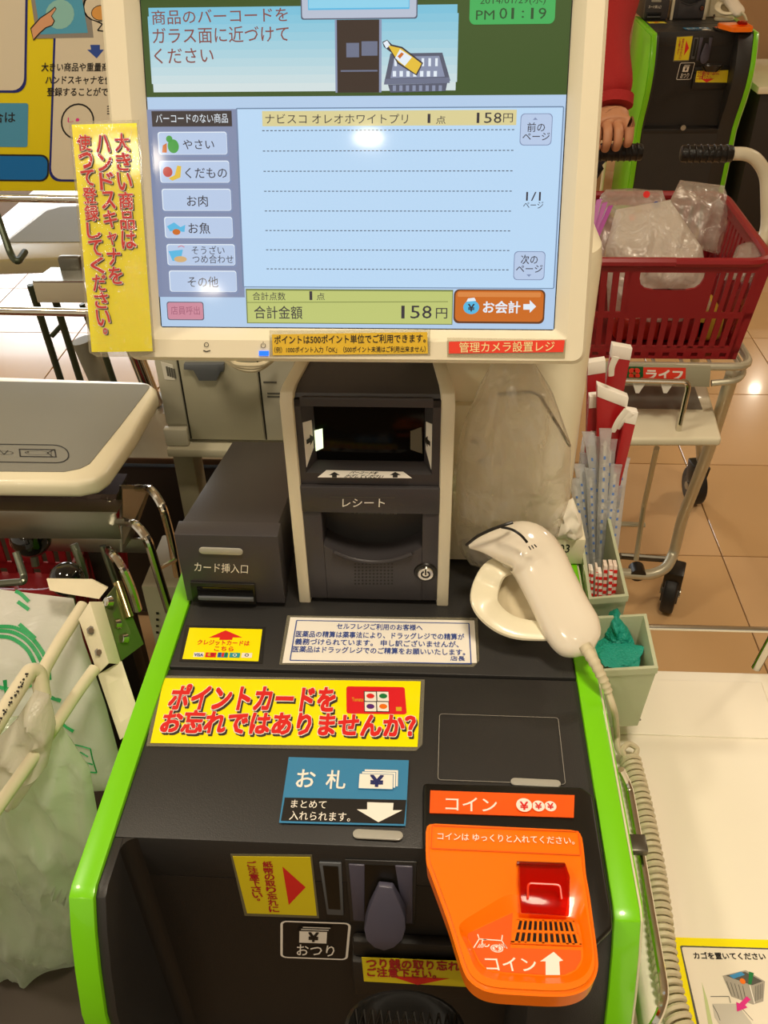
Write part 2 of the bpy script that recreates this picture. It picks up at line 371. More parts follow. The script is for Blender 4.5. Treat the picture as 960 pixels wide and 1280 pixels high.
# rounded corner inside the cheek, floor of the recess and the coin cup
MB().loftp([[(CK, YB, z)]+[Vector((CK+.012, YB-.012, z))+Vector((-math.cos(a), math.sin(a), 0))*.012 for a in [math.pi/2*k/6 for k in range(7)]] for z in (.48, .8560)]).build('corner_fillet', RECESS, kiosk)
MB().loftp([[(x, .392, .44), (x, .392, .462), (x, YB, .47), (x, YB, .44)] for x in (CK, RW)]).build('recess_floor', RECESS, kiosk, .002)
slab2 = MB().loftp([[(x, y, z) for y, z in [(.42, .02), (.42, .46)]+PROF[12:-1]+[(.396, .02)]] for x in (CK, RW)]).build('lower_front', DARK, kiosk)
BODYB = MB().loftp([[(x, y, z) for x, y in ((xi+.002, YB+.02), (xj-.002, YB+.02), (xj-.002, .96), (-.12, .96), (-.12, .79), (xi+.002, .79))] for z in (.03, .79)]).build('cabinet_body', BLACK, kiosk)
DECK = ((0, 0, .8592), (0, 0, 1)); RDECK = ((0, 0, .8606), (0, 0, 1)); WALLP = ((0, YB, 0), (0, 1, 0))
# thin outline of a lid in the deck, seam screw marks
p = prq([(548, 892), (698, 897), (706, 975), (546, 967)], DECK, .0003)
p.frame(548, 892, 702, 975, .008, mat('worn_edge', '#8d8a82', .5), 1, .04); p.build('lid_outline', kiosk)
def pill(px, py, px2, py2, plane, h, name, m, parent, th=.002):
    p0, n = plane; a = onp(px, py, p0, n); b = onp(px2, py2, p0, n); nn = offp(plane, 0)[1]; r = h/2; d = (b-a).normalized(); w = nn.cross(d)
    A = a+d*r; B = b-d*r; q = [A+(-d*math.sin(t)+w*math.cos(t))*r for t in [math.pi*k/6 for k in range(7)]]+[B+(d*math.sin(t)-w*math.cos(t))*r for t in [math.pi*k/6 for k in range(7)]]
    return MB().ext([v+nn*.0001 for v in q], nn*th).build(name, m, parent, .0006)
pill(441, 1043, 504, 1046, DECK, .0085, 'indicator_lamp', LWHITE, kiosk)
pill(638, 978, 701, 981, DECK, .0075, 'indicator_lamp', LWHITE, kiosk)
# blue banknote label
_, q, n = plate([(361, 947), (511, 951), (507, 1033), (349, 1029)], DECK, .0006, 'banknote_label', mat('blue_label', '#3d86b4', .35, coat=.2), kiosk)
p = prq([(361, 947), (511, 951), (507, 1033), (349, 1029)], DECK, .001)
p.poly([(356, 997), (508, 1000), (505, 1030), (351, 1026)], INK, 1)
p.text('お', 371, 962, 394, 984, WHITE, 2, .012); p.text('札', 408, 963, 432, 986, WHITE, 2, .012)
for k in range(2, -1, -1): p.rect(449+k*3.2, 968-k*3, 491+k*3.2, 986-k*2, WHITE, 2+2*(2-k)); p.rect(449+k*3.2-.8, 968-k*3-.8, 491+k*3.2+.8, 986-k*2+.8, mat('blue_label', '', ), 1+2*(2-k))
p.text('¥', 463, 970, 479, 984, NAVY, 8, .03)
p.text('まとめて', 364, 1000, 408, 1010, WHITE, 2, .004); p.text('入れられます。', 362, 1014, 438, 1025, WHITE, 2, .004)
p.poly([(459, 1003), (492, 1004), (491, 1013), (503, 1013), (473, 1028), (446, 1012), (459, 1012)], WHITE, 2)
p.build('banknote_print', kiosk)
# orange coin label in its black housing
HZ = .8592
q = [aZ(x, y, HZ) for x, y in [(529, 984), (726, 989), (741, 1000), (750, 1060), (763, 1140), (765, 1165), (740, 1190), (545, 1100), (529, 1060)]]
MB().ext(q, (0, 0, .007)).build('hopper_housing', BLACK, kiosk, .003, 3)
HP = ((0, 0, HZ+.0072), (0, 0, 1))
plate([(538, 989), (718, 995), (717, 1023), (537, 1017)], HP, .001, 'coin_label', ORANGE2, kiosk)
p = prq([(538, 989), (718, 995), (717, 1023), (537, 1017)], HP, .0014)
p.text('コイン', 557, 996, 621, 1014, WHITE, 2, .006, y1b=1016)
for k, (cx, r) in enumerate(((688, 7.5), (673, 8), (655, 10))):
    p.circ(cx, 1008-(k == 2), r, WHITE, 2+2*k); p.ring(cx, 1008-(k == 2), r+.8, .9, ORANGE2, 2+2*k); p.text('¥', cx-r*.5, 1008-r*.5, cx+r*.5, 1008+r*.5, RED, 3+2*k, .02)
p.build('coin_print', kiosk)
# orange coin hopper: tray with a sunk field
ZT = .8905
def onz(pts, z): return [aZ(x, y, z) for x, y in pts]
OUT = onz([(532, 1026), (727, 1035), (731, 1062), (733, 1090), (737, 1110), (748, 1190), (749, 1208), (744, 1224), (733, 1236), (714, 1243), (690, 1244), (620, 1240), (600, 1235), (584, 1222), (577, 1206), (560, 1150), (536, 1085), (532, 1075)], ZT)
RIM = onz([(634, 1117), (650, 1119), (730, 1122), (740, 1180), (741, 1200), (733, 1219), (716, 1228), (690, 1230), (625, 1226), (604, 1221), (592, 1208), (586, 1190), (570, 1156)], ZT)
FLR = onz([(642, 1139), (652, 1143), (722, 1145), (729, 1183), (729, 1200), (722, 1213), (708, 1220), (690, 1221), (630, 1217), (608, 1213), (598, 1203), (592, 1188), (581, 1168)], ZT-.0075)
bm = bmesh.new(); off = Vector(KB)
def chk(P):
    out = []
    for i, a in enumerate(P): b = P[(i+1) % len(P)]; q = min(.25, .004/max((b-a).length, 1e-6)); out += [a.lerp(b, q), a.lerp(b, 1-q)]
    return out
OUT, RIM, FLR = (chk(chk(v)) for v in (OUT, RIM, FLR))
def loop(pts): vs = [bm.verts.new(p-off) for p in pts]; es = [bm.edges.new((vs[i], vs[(i+1) % len(vs)])) for i in range(len(vs))]; return vs, es
vo, eo = loop(OUT); vr, er = loop(RIM); bmesh.ops.triangle_fill(bm, use_beauty=True, edges=eo+er)
vf, ef = loop(FLR); bm.faces.new(vf)
nR = len(vr)
for i in range(nR): bm.faces.new((vr[i], vr[(i+1) % nR], vf[(i+1) % nR], vf[i]))
cen = sum(OUT, Vector())/len(OUT)
vb, eb = loop([Vector((cen.x+(p.x-cen.x)*.985, cen.y+(p.y-cen.y)*.985, ZT-.019)) for p in OUT]); bm.faces.new(vb)
for i in range(len(vo)): bm.faces.new((vo[i], vo[(i+1) % len(vo)], vb[(i+1) % len(vb)], vb[i]))
bmesh.ops.recalc_face_normals(bm, faces=bm.faces)
es = [e for e in bm.edges if len(e.link_faces) == 2 and e.calc_face_angle(0) > .6 and (e.verts[0] in vo and e.verts[1] in vo)]
bmesh.ops.bevel(bm, geom=es, offset=.003, segments=3, affect='EDGES')
for f in bm.faces: f.smooth = True
for e in bm.edges:
    if len(e.link_faces) == 2 and e.calc_face_angle(0) > .6: e.smooth = False
me = bpy.data.meshes.new('coin_hopper'); bm.to_mesh(me); bm.free(); me.materials.append(ORANGE)
hop = bpy.data.objects.new('coin_hopper', me); COL.objects.link(hop); hop.parent = kiosk; hop['label'] = 'orange coin tray jutting out over the recess'
MB().ext([p+Vector((0, .004, -.001)) for p in onz([(536, 1040), (724, 1046), (728, 1090), (728, 1120), (610, 1150), (545, 1080)], ZT-.012)], (0, 0, -.014)).build('hopper_neck', BLACK, kiosk)
HT = ((0, 0, ZT), (0, 0, 1)); HF = ((0, 0, ZT-.0075), (0, 0, 1))
p = prq([(540, 1033), (724, 1041), (722, 1064), (539, 1057)], HT, .0002)
p.frame(539, 1032, 724, 1062, .035, ORANGE2, 1, .06); p.text('コインは ゆっくりと入れてください。', 547, 1042, 717, 1051, WHITE, 2, .004, y1b=1057)
p.base = .0012; p.v = [v+p.n*.0012 for v in p.v]; p.build('hopper_print', hop)
p = Pr(*[aZ(x, y, ZT-.0073) for x, y in [(583, 1165), (722, 1168), (595, 1221)]])
LAB = [(583, 1168), (641, 1141), (638, 1185), (726, 1188), (726, 1200), (719, 1212), (706, 1218), (690, 1219), (630, 1215), (609, 1211), (600, 1202)]
p.poly(LAB, ORANGE2, 1)
p.text('コイン', 607, 1196, 670, 1214, WHITE, 2, .006)
p.poly([(692, 1190), (704, 1201), (699, 1202), (700, 1219), (682, 1219), (682, 1202), (675, 1202)], WHITE, 2)
p.line([(597, 1168), (599, 1174), (627, 1176), (628, 1169)], 1.3, WHITE, 2); p.line([(599, 1174), (592, 1185)], 1.2, WHITE, 2); p.line([(627, 1176), (634, 1186)], 1.2, WHITE, 2)
for k in range(4): p.line([(600+k*2.2, 1180), (597+k*2, 1185)], .7, WHITE, 2); p.line([(624+k*2, 1180), (627+k*2, 1185)], .7, WHITE, 2)
p.ring(607, 1179, 5, 1.3, WHITE, 2, 20, 300); p.circ(621, 1186, 8, WHITE, 3, 5); p.ring(621, 1186, 6.6, .9, ORANGE2, 4, ry=4); p.text('¥', 618, 1184, 624, 1189, ORANGE2, 5, .02)
p.build('tray_print', hop)
# grille: slots as dark wells between orange bars
gp = [aZ(x, y, ZT-.0073) for x, y in [(648, 1151), (715, 1153), (724, 1182), (641, 1179)]]
MB().ext(gp, (0, 0, .0004)).build('grille_well', BLACK, hop)
g = MB()
def gl_(u, v): return (gp[0]*(1-u)+gp[1]*u)*(1-v)+(gp[3]*(1-u)+gp[2]*u)*v+Vector((0, 0, .0006))
def bar(u0, v0, u1, v1): g.ext([gl_(u0, v0), gl_(u1, v0), gl_(u1, v1), gl_(u0, v1)], (0, 0, .0012))
for k in range(11): bar(k/11-.016 if k else -.03, -.02, k/11+.022, 1.02)
bar(1-.02, -.02, 1.03, 1.02); bar(-.03, -.06, 1.03, .03); bar(-.03, .45, 1.03, .56); bar(-.03, .96, 1.03, 1.05)
g.build('grille', ORANGE, hop)
# red see-through flap on its hinge
fa = [aZ(x, y, ZT+.001) for x, y in [(648, 1082), (706, 1084), (710, 1108), (711, 1146), (651, 1142), (648, 1108)]]
top = [v+Vector((0, 0, h)) for v, h in zip(fa, (.006, .006, .014, .004, .004, .014))]
MB().loftp([fa, top]).build('flap', REDCLEAR, hop, .001)
g = MB(); a, b = aZ(646, 1079, ZT+.004), aZ(706, 1081, ZT+.004); g.tube([a, b], .0016, 8); g.build('hinge_pin', mat('dark_orange', '#7a1c00', .4), hop)
g = MB(); a, b = aZ(660, 1104, ZT+.0135), aZ(700, 1106, ZT+.0135); c_, d_ = aZ(702, 1124, ZT+.011), aZ(660, 1123, ZT+.011)
g.tube(bendpath([d_, a, b, c_], .003), .0009, 6); g.build('flap_rib', mat('red_plastic_edge', '#e8360c', .3), hop)
# recess: stickers, slot, bill mouth
def sticker(px4, plane, th, name, m, parent, lam=0):
    if lam:
        c = (sum(x for x, y in px4)/4, sum(y for x, y in px4)/4)
        g4 = [(x+lam*(1 if x > c[0] else -1), y+lam*(1 if y > c[1] else -1)) for x, y in px4]
        plate(g4, plane, .0004, 'laminate', LAMIN, parent)
        return plate(px4, offp(plane, .0004), .0003, name, m, parent)
    return plate(px4, plane, th, name, m, parent)
LEDGE = mat('sticker_edge', '#6f6a50', .4)
plate([(288, 1067), (390, 1068), (399, 1147), (306, 1144)], WALLP, .0004, 'sticker_border', LEDGE, kiosk)
S4 = [(291, 1070), (388, 1071), (396, 1144), (309, 1141)]
sticker(S4, offp(WALLP, .0004), .0003, 'bill_sticker', YEL2, kiosk)
p = prq(S4, WALLP, .0009)
p.poly([(353, 1083), (382, 1109), (361, 1131)], RED, 1)
p.vtext('紙幣の取り忘れに', 334, 1076, 1140, 12, MAROON, 2, .02, 343); p.vtext('ご注意下さい。', 314, 1076, 1130, 12, MAROON, 2, .02, 324)
p.build('bill_sticker_print', kiosk)
def wallbox(px4, y0, y1, name, m, bevel=0):
    q = [aY(x, y, YB) for x, y in px4]; return MB().loftp([[Vector((v.x, y0, v.z)) for v in q], [Vector((v.x, y1, v.z)) for v in q]]).build(name, m, kiosk, bevel)
wallbox([(399, 1076), (427, 1077), (430, 1142), (409, 1141)], YB-.002, YB, 'slot_frame', DGREY, .0008)
wallbox([(404, 1079), (423, 1080), (426, 1134), (411, 1133)], YB-.0025, YB-.001, 'note_slot', BLACK)
wallbox([(431, 1073), (521, 1076), (519, 1154), (438, 1150)], YB-.0015, YB, 'mouth_frame', DARK, .0008)
LAV = mat('lavender_grey_plastic', '#504e5e', .4)
wallbox([(436, 1077), (456, 1078), (456, 1148), (442, 1147)], YB-.003, YB-.001, 'mouth_cheek', LAV, .001)
wallbox([(494, 1079), (516, 1080), (516, 1151), (505, 1150)], YB-.003, YB-.001, 'mouth_cheek', LAV, .001)
wallbox([(456, 1078), (494, 1079), (505, 1150), (456, 1148)], YB-.002, YB-.0015, 'mouth_well', BLACK)
tg = [aY(x, y, YB) for x, y in [(474, 1096), (492, 1098), (500, 1112), (507, 1126), (508, 1137), (504, 1147), (494, 1154), (482, 1157), (470, 1154), (460, 1147), (457, 1137), (462, 1120)]]
MB().loftp([[v+Vector((0, -.0035, 0)) for v in tg], [v+Vector((0, -.009-(tg[0].z-v.z)*.18, 0)) for v in tg]]).build('note_tongue', LAV, kiosk, .0012)
wallbox([(350, 1150), (438, 1153), (437, 1198), (350, 1194)], YB-.0006, YB, 'change_label', INK)
p = prq([(350, 1150), (438, 1153), (437, 1198), (350, 1194)], WALLP, .001)
p.frame(350.5, 1150.5, 437, 1197, .035, WHITE, 1, .1)
for k in range(2, -1, -1): p.rect(373+k*2, 1162-k*2.2, 410+k*2, 1177-k*2, WHITE, 2+2*(2-k)); p.frame(373+k*2-1, 1162-k*2.2-1, 410+k*2+1, 1177-k*2+1, .07, INK, 3+2*(2-k), .01)
p.text('¥', 386, 1164, 398, 1175, INK, 9, .03); p.text('おつり', 371, 1180, 418, 1194, WHITE, 2, .006)
p.build('change_print', kiosk)
# lower bar over the coin cup with its sticker
g = MB(); a = aY(440, 1195, .408); b = aY(440, 1236, .408)
g.box(a.x, RW, .402, YB, b.z, a.z); g.build('cup_bar', RECESS, kiosk, .003)
g = MB(); g.box(a.x+.001, RW, .407, YB, a.z, a.z+.028); g.build('exit_housing', RECESS, kiosk, .004)
CP = ((0, .402, 0), (0, 1, 0)); S4 = [(452, 1196), (640, 1203), (640, 1236), (455, 1226)]
sticker(S4, CP, .0004, 'coin_sticker', YEL2, kiosk)
p = prq(S4, CP, .0008); p.text('つり銭の取り忘れに', 458, 1198, 588, 1209, MAROON, 2, .025, y1b=1214); p.text('ご注意下さい。', 459, 1210, 545, 1220, MAROON, 2, .025, y1b=1223)
p.poly([(488, 1220), (562, 1223), (522, 1231)], RED, 1); p.build('coin_sticker_print', kiosk)
g = MB(); c = aZ(506, 1288, .735); R = .05
g.loftp([[c+Vector((math.cos(t)*r*1.0, math.sin(t)*r*.62, z)) for t in [2*math.pi*k/28 for k in range(28)]] for r, z in ((R*.55, -.02), (R, .004), (R*.94, .005), (R*.5, -.015))], True, False)
g.build('coin_cup', mat('smoked_plastic', '#1e1d1b', .25, coat=.15), kiosk)
g = MB()
for k in range(12):
    x = c.x-.042+k*.007; g.tube([(x, c.y+.012, c.z+.006), (x+.0035, c.y-.002, c.z+.006), (x+.007, c.y+.012, c.z+.006)], .0012, 6)
g.build('cup_comb', BLACK, kiosk)
# rear-deck sticker for credit cards
S4 = [(237, 785), (328, 787), (323, 827), (228, 824)]
plate([(232, 782), (332, 784), (328, 830), (224, 827)], RDECK, .0003, 'sticker_border', mat('faded_black_film', '#2b2a28', .25), kiosk)
sticker(S4, offp(RDECK, .0003), .0003, 'credit_sticker', YEL, kiosk)
p = prq(S4, RDECK, .0008)
p.poly([(282, 788), (303, 797), (291, 797), (290, 800), (274, 800), (275, 797), (261, 797)], RED, 1)
p.text('クレジットカードは', 247, 800, 312, 806, RED, 2, .02); p.text('こちら', 268, 808, 292, 814, RED, 2, .02)
for k, (m_, m2) in enumerate(((WHITE, BLUE), (RED, GOLD), (SKY, RED), (mat('teal_print', '#2a9aa8', .4), WHITE), (WHITE, INK))):
    x = 242+k*15; p.rect(x, 815.5+k*.2, x+13, 821.5+k*.2, m_, 2)
    if k == 0: p.text('VISA', x+1, 817, x+12, 820.5, m2, 3, .03)
    elif k == 1: p.circ(x+5, 818.7, 2.6, m_ if False else GOLD, 3); p.circ(x+8.5, 818.7, 2.6, MAROON, 4)
    elif k == 2: p.rect(x+1, 816, x+4, 821.4, BLUE, 3); p.rect(x+5, 816, x+8, 821.4, RED, 3); p.rect(x+9, 816, x+12, 821.4, GREENP, 3)
    else: p.ring(x+6.5, 819.2, 2.6, 1, m2, 3)
p.build('credit_sticker_print', kiosk)
# ------------------------------------------------------------------ laminated signs lying on the decks
S4 = [(205, 848), (526, 852), (522, 934), (188, 929)]
c = aZ(360, 890, .8592); sg = thing('laminated_sign', 'yellow laminated sign with large red point card reminder on the cash deck', 'sign', (c.x, c.y, .8592))
plate([(200, 845), (531, 850), (528, 931), (520, 939), (183, 933)], DECK, .0006, 'laminate', LAMIN, sg)
plate(S4, offp(DECK, .0007), .0003, 'card', YEL, sg)
p = prq(S4, DECK, .0014)
SH = mat('sign_shadow_print', '#3a3530', .5)
for t, x0, y0, x1, y1, yb in (('ポイントカードを', 212, 858, 417, 887.5, None), ('お忘れではありませんか？', 202, 889.5, 517, 916, 922)):
    p.text(t, x0+2, y0+2.5, x1+2, y1+2.5, SH, 1, .055, .08, yb and yb+2.5); p.text(t, x0, y0, x1, y1, WHITE, 3, .06, .08, yb); p.text(t, x0, y0, x1, y1, RED, 5, .036, .08, yb)
p.rr(433, 858, 507, 892, .08, mat('card_red', '#e0252c', .35), 1)
p.text('Tomato', 440, 872, 454, 877, GOLD, 2, .01)
p.rect(455, 864, 486, 890, INK, 2)
for k, (m_, cx, cy) in enumerate(((RED, 463, 870), (GREENP, 479, 870), (mat('purple_print', '#5a2a7a', .4), 463, 883), (mat('orange_print', '#f07818', .4), 479, 883))):
    x, y = (456, 471.5)[k % 2], (865, 877.8)[k//2]; p.rect(x, y, x+14.2, y+11.6, WHITE, 3); p.circ(cx, cy+.5, 5, m_, 4, 4)
p.rect(495, 884, 502, 889, GOLD, 2)
p.build('print', sg)
S4 = [(361, 772), (593, 776), (592, 826), (352, 829)]
c = aZ(475, 800, .8606); sg = thing('laminated_notice', 'white laminated notice with blue lettering in front of the receipt unit', 'sign', (c.x, c.y, .8606))
plate([(359, 770), (597, 773), (599, 826), (592, 834), (349, 831)], RDECK, .0006, 'laminate', LAMIN, sg)
S4 = [(363, 772), (593, 776), (596, 829), (353, 829)]
plate(S4, offp(RDECK, .0007), .0003, 'card', WHITE, sg)
p = prq(S4, RDECK, .0013); p.frame(366, 775, 588, 826, .02, BLUE, 1, .02)
for t, x0, y0, x1, y1 in (('セルフレジご利用のお客様へ', 421, 779.5, 528, 786.5), ('医薬品の精算は薬事法により、ドラッグレジでの精算が', 370, 789, 580, 796.3), ('義務づけられています。 申し訳ございませんが、', 369, 798.5, 573, 805.8), ('医薬品はドラッグレジでのご精算をお願いいたします。', 366, 808, 581, 815.3), ('店長', 563, 820.5, 581, 826)):
    p.text(t, x0, y0, x1, y1, BLUE, 2, .014)
p.build('print', sg)
# ------------------------------------------------------------------ card reader
cr = thing('card_reader', 'dark box with a card slot standing on the rear deck', 'card reader', (-.2, .76, .8606))
YC = .698
fl = [aY(217, 668, YC), aY(348, 678, YC), aY(346, 757, YC), aY(226, 751, YC)]
zb = fl[3].z; zt = fl[0].z
x0, x1 = fl[0].x, fl[1].x
MB().loftp([[(x0, YC, zb), (x1, YC, zb), (x1, YC, zt), (x0, YC, zt)], [(x0, YC+.022, zb), (x1, YC+.022, zb), (x1, YC+.022, zt+.001), (x0, YC+.022, zt+.001)]]).build('face', DARK2, cr, .0012)
MB().loftp([[(x0+.003, YC+.022, zb), (x1-.003, YC+.022, zb), (x1-.003, YC+.022, zt-.001), (x0+.003, YC+.022, zt-.001)], [(x0+.006, .955, .862), (x1-.003, .955, .862), (x1-.003, .955, .91), (x0+.006, .955, .91)]]).build('housing', mat('charcoal_panel', ''), cr, .0012)
MB().box(x0+.008, x1-.004, YC+.008, .94, .8607, zb).build('foot', BLACK, cr)
CRP = ((0, YC, 0), (0, 1, 0))
pill(249, 687, 304, 689, CRP, .0085, 'indicator_lamp', LWHITE, cr)
p = prq([(240, 700), (315, 702), (315, 722), (240, 720)], CRP, .0004); p.text('カード挿入口', 243, 703, 310, 714, WHITE, 1, .002, y1b=717); p.build('print', cr)
q = [aY(x, y, YC) for x, y in [(238, 726), (319, 729), (321, 754), (241, 751)]]
MB().ext([v+Vector((0, -.0002, 0)) for v in q], (0, -.0022, 0)).build('slot_frame', BLACK, cr, .001)
q = [aY(x, y, YC-.0025) for x, y in [(246, 733), (316, 736), (317, 747), (248, 745)]]
MB().ext(q, (0, -.0006, 0)).build('card_slot', mat('slot_gloss', '#050505', .08, coat=.5), cr)
q = [aY(x, y, YC-.0025) for x, y in [(248, 744), (317, 746), (318, 750), (249, 748)]]; MB().ext(q, (0, -.003, 0)).build('slot_lip', DGREY, cr, .0005)
# ------------------------------------------------------------------ receipt and scanner unit
YR = .7065; zt = 1.124; rx0, rx1 = -.0604-.0814, -.0604+.0814
ru = thing('receipt_unit', 'dark receipt and barcode unit with cream side frames under the monitor', 'receipt printer', (-.06, .77, .8606))
PR = [(YR, .8607), (YR, zt-.012), (YR+.004, zt-.003), (YR+.012, zt), (YR+.10, zt+.004), (YR+.10, .8607)]
tp = [0, 0, .001, .003, .022, .012]
for xa, xb, sg_ in ((rx0, rx0+.0125, 1), (rx1-.0125, rx1, -1)):
    MB().loftp([[(x+sg_*t*.7, y, z) for (y, z), t in zip(PR, tp)] for x in (xa, xb)]).build('side_frame', CREAM, ru, .0015)
xa, xb = rx0+.0125, rx1-.0125; rec = .004
PD = [(YR+rec, .8607), (YR+rec, zt-.018), (YR+rec+.006, zt-.007), (YR+.02, zt-.003), (YR+.095, zt), (YR+.095, .8607)]
# window opening: built from pieces round it
WZ0, WZ1 = aY(450, 592, YR+rec).z, aY(450, 500, YR+rec).z; WX0, WX1 = aY(378, 540, YR+rec).x, aY(541, 540, YR+rec).x
B1, B2 = aY(450, 608, YR).z, aY(450, 641, YR).z
MB().loftp([[(x, y, z) for y, z in [(YR+rec, WZ1), (YR+rec, zt-.018), (YR+rec+.006, zt-.007), (YR+.02, zt-.003), (YR+.094, zt), (YR+.094, WZ1)]] for x in (xa, xb)]).build('hood', DARK2, ru)
MB().box(xa, WX0, YR+rec, YR+.094, B1, WZ1).build('window_cheek', DARK2, ru); MB().box(WX1, xb, YR+rec, YR+.094, B1, WZ1).build('window_cheek', DARK2, ru)
MB().box(WX0, WX1, YR+rec, YR+.094, B1, WZ0).build('window_sill', DARK2, ru)
GL = YR+.018
MB().box(WX0, WX1, GL+.012, YR+.09, WZ0, WZ1).build('window_back', BLACK, ru)
gx0, gx1, gz0, gz1 = WX0+.010, WX1-.008, WZ0+.006, WZ1-.002
def funnel(a, b, name, m): MB().loftp([a, b], True, False).build(name, m, ru)
for q in ([(WX0, YR+rec, WZ0), (WX0, YR+rec, WZ1), (gx0, GL, gz1), (gx0, GL, gz0)], [(WX1, YR+rec, WZ0), (WX1, YR+rec, WZ1), (gx1, GL, gz1), (gx1, GL, gz0)], [(WX0, YR+rec, WZ0), (WX1, YR+rec, WZ0), (gx1, GL, gz0), (gx0, GL, gz0)], [(WX0, YR+rec, WZ1), (WX1, YR+rec, WZ1), (gx1, GL, gz1), (gx0, GL, gz1)]):
    q = [Vector(v) for v in q]; n = (q[1]-q[0]).cross(q[2]-q[1]).normalized(); cc = Vector(((WX0+WX1)/2, GL, (WZ0+WZ1)/2))
    if n.dot(cc-q[0]) > 0: n = -n
    MB().ext(q, n*.002).build('window_reveal', DARK2, ru)
MB().box(gx0, gx1, GL, GL+.003, gz0, gz1).build('scan_glass', mat('scanner_glass', '#080706', .12, spec=.12), ru, .0008)
# lit panel behind the glass edge and its dimmer twin
g = MB(); q = [aY(x, y, GL-.0008) for x, y in [(383, 541), (403, 536), (404, 560), (386, 568)]]; g.ext(q, (0, .0006, 0)); g.build('scan_lamp', mat('lit_panel', '#f2ffc8', .3, emit=1.6), ru)
g = MB(); q = [aY(x, y, GL-.0008) for x, y in [(513, 539), (527, 534), (528, 567), (513, 562)]]; g.ext(q, (0, .0006, 0)); g.build('scan_mirror', mat('dim_panel', '#5d5a4c', .25), ru)
# white arrow stickers on the reveals and sill
def flat3(q, n_, name, m, th=.0004):
    q = [Vector(v) for v in q]; return MB().ext(q, Vector(n_)*th).build(name, m, ru)
def lerp3(a, b, t): return Vector(a)*(1-t)+Vector(b)*t
for s_, X0, X1 in ((1, WX0, gx0), (-1, WX1, gx1)):
    A = Vector((X0, YR+rec, 0)); B = Vector((X1, GL, 0)); nrm = Vector(((GL-YR-rec), -(X1-X0), 0)).normalized()*s_
    zlo, zhi = WZ0+.006, WZ0+.058
    qq = [A*.94+B*.06+Vector((0, 0, zlo)), A*.25+B*.75+Vector((0, 0, zlo+.017)), A*.25+B*.75+Vector((0, 0, zhi-.004)), A*.94+B*.06+Vector((0, 0, zhi-.001))]
    qq = [v+nrm*.0003 for v in qq]; flat3(qq, nrm, 'arrow_sticker', WHITE)
    M0 = (A+B)*.5+nrm*.0009; d = (B-A).normalized(); zc = WZ0+.034
    def T_(u, w): return M0+d*u+Vector((0, 0, zc+w))
    MB().ext([T_(-.005, -.0025), T_(0, -.0025), T_(0, -.006), T_(.006, 0), T_(0, .006), T_(0, .0025), T_(-.005, .0025)], nrm*.0002).build('arrow', INK, ru)
A = Vector((0, YR+rec, WZ0)); B = Vector((0, GL, gz0)); nz = Vector((0, -(gz0-WZ0), GL-YR-rec)).normalized()
PS = (A+nz*.0003, nz)
plate([(408, 588), (504, 590), (515, 598), (397, 597)], PS, .0004, 'barcode_sticker', WHITE, ru)
p = prq([(408, 588), (504, 590), (515, 598), (397, 597)], PS, .0008)
p.text('バーコードを', 438, 589, 473, 592.2, INK, 1, .02); p.text('かざしてください', 432, 593, 480, 597, INK, 1, .02)
for cx in (418, 494): p.poly([(cx, 590), (cx+7, 594), (cx+3, 594), (cx+3, 597), (cx-3, 597), (cx-3, 594), (cx-7, 594)], INK, 1)
p.build('barcode_sticker_print', ru)
MB().box(xa, xb, YR-.001, YR+.09, B2, B1-.0008).build('label_bar', DARK2, ru, .0015)
RP = ((0, YR-.001, 0), (0, 1, 0))
p = prq([(410, 618), (500, 618), (500, 640), (410, 640)], RP, .0004); p.text('レシート', 428, 623, 481, 634, WHITE, 1, .004); p.line([(412, 621), (494, 622)], .7, GINK, 1); p.build('print', ru)
# lower cover with the receipt pocket, grille and lock
zl = .868
px0, px1 = aY(402, 650, YR).x, aY(528, 650, YR).x; pz = B2-.0008; pzb = aY(460, 700, YR).z
MB().box(xa, px0, YR+.001, YR+.09, zl, pz).build('lower_cover', DARK2, ru, .0008); MB().box(px1, xb, YR+.001, YR+.09, zl, pz).build('lower_cover', DARK2, ru, .0008)
g = MB(); n_ = 20; xs = [px0+(px1-px0)*k/n_ for k in range(n_+1)]
zz = [pzb+.020*(2*k/n_-1)**2*(1.0)-.002 for k in range(n_+1)]
g.loftp([[(x, YR+.001, z) for x, z in zip(xs, zz)]+[(px1, YR+.001, zl), (px0, YR+.001, zl)], [(x, YR+.09, z-.0) for x, z in zip(xs, zz)]+[(px1, YR+.09, zl), (px0, YR+.09, zl)]]).build('lower_cover', DARK2, ru, .0006)
MB().box(px0, px1, YR+.03, YR+.09, pzb-.01, pz).build('pocket_back', DARK, ru)
g = MB(); g.tube([(x, YR-.001, z+.0005) for x, z in list(zip(xs, zz))[2:-2]], .0022, 8); g.build('pocket_lip', DARK2, ru)
g = MB(); rx = random.Random(3); m0, m1 = aY(424, 650, YR).x, aY(506, 650, YR).x
g.box(m0, m1, YR+.018, YR+.03, pz-.012, pz); g.build('receipt_slot', BLACK, ru)
g = MB(); N_ = 40
for k in range(N_):
    x = m0+.004+(m1-m0-.008)*k/N_; g.ext([(x, YR+.012, pz), (x+.0016, YR+.012, pz), (x+.0008, YR+.010, pz-.007-rx.random()*.002)], (0, .0015, 0))
g.build('cutter_teeth', mat('teeth_grey', '#8f9584', .4), ru)
g = MB()
for i in range(11):
    for j in range(7): q = aY(444+i*4.6, 705+j*4.1, YR+.001); g.disc(q+Vector((0, .0002, 0)), (0, -1, 0), .00115, .0004, 8)
o = g.build('speaker_holes', BLACK, ru); o['kind'] = 'stuff'
q = aY(532, 715, YR+.001)
MB().disc(q, (0, -1, 0), .0125, .002, 24, .0115).build('lock_rim', BLACK, ru); MB().disc(q+Vector((0, -.002, 0)), (0, -1, 0), .0088, .002, 24, .008).build('lock', CHROME, ru)
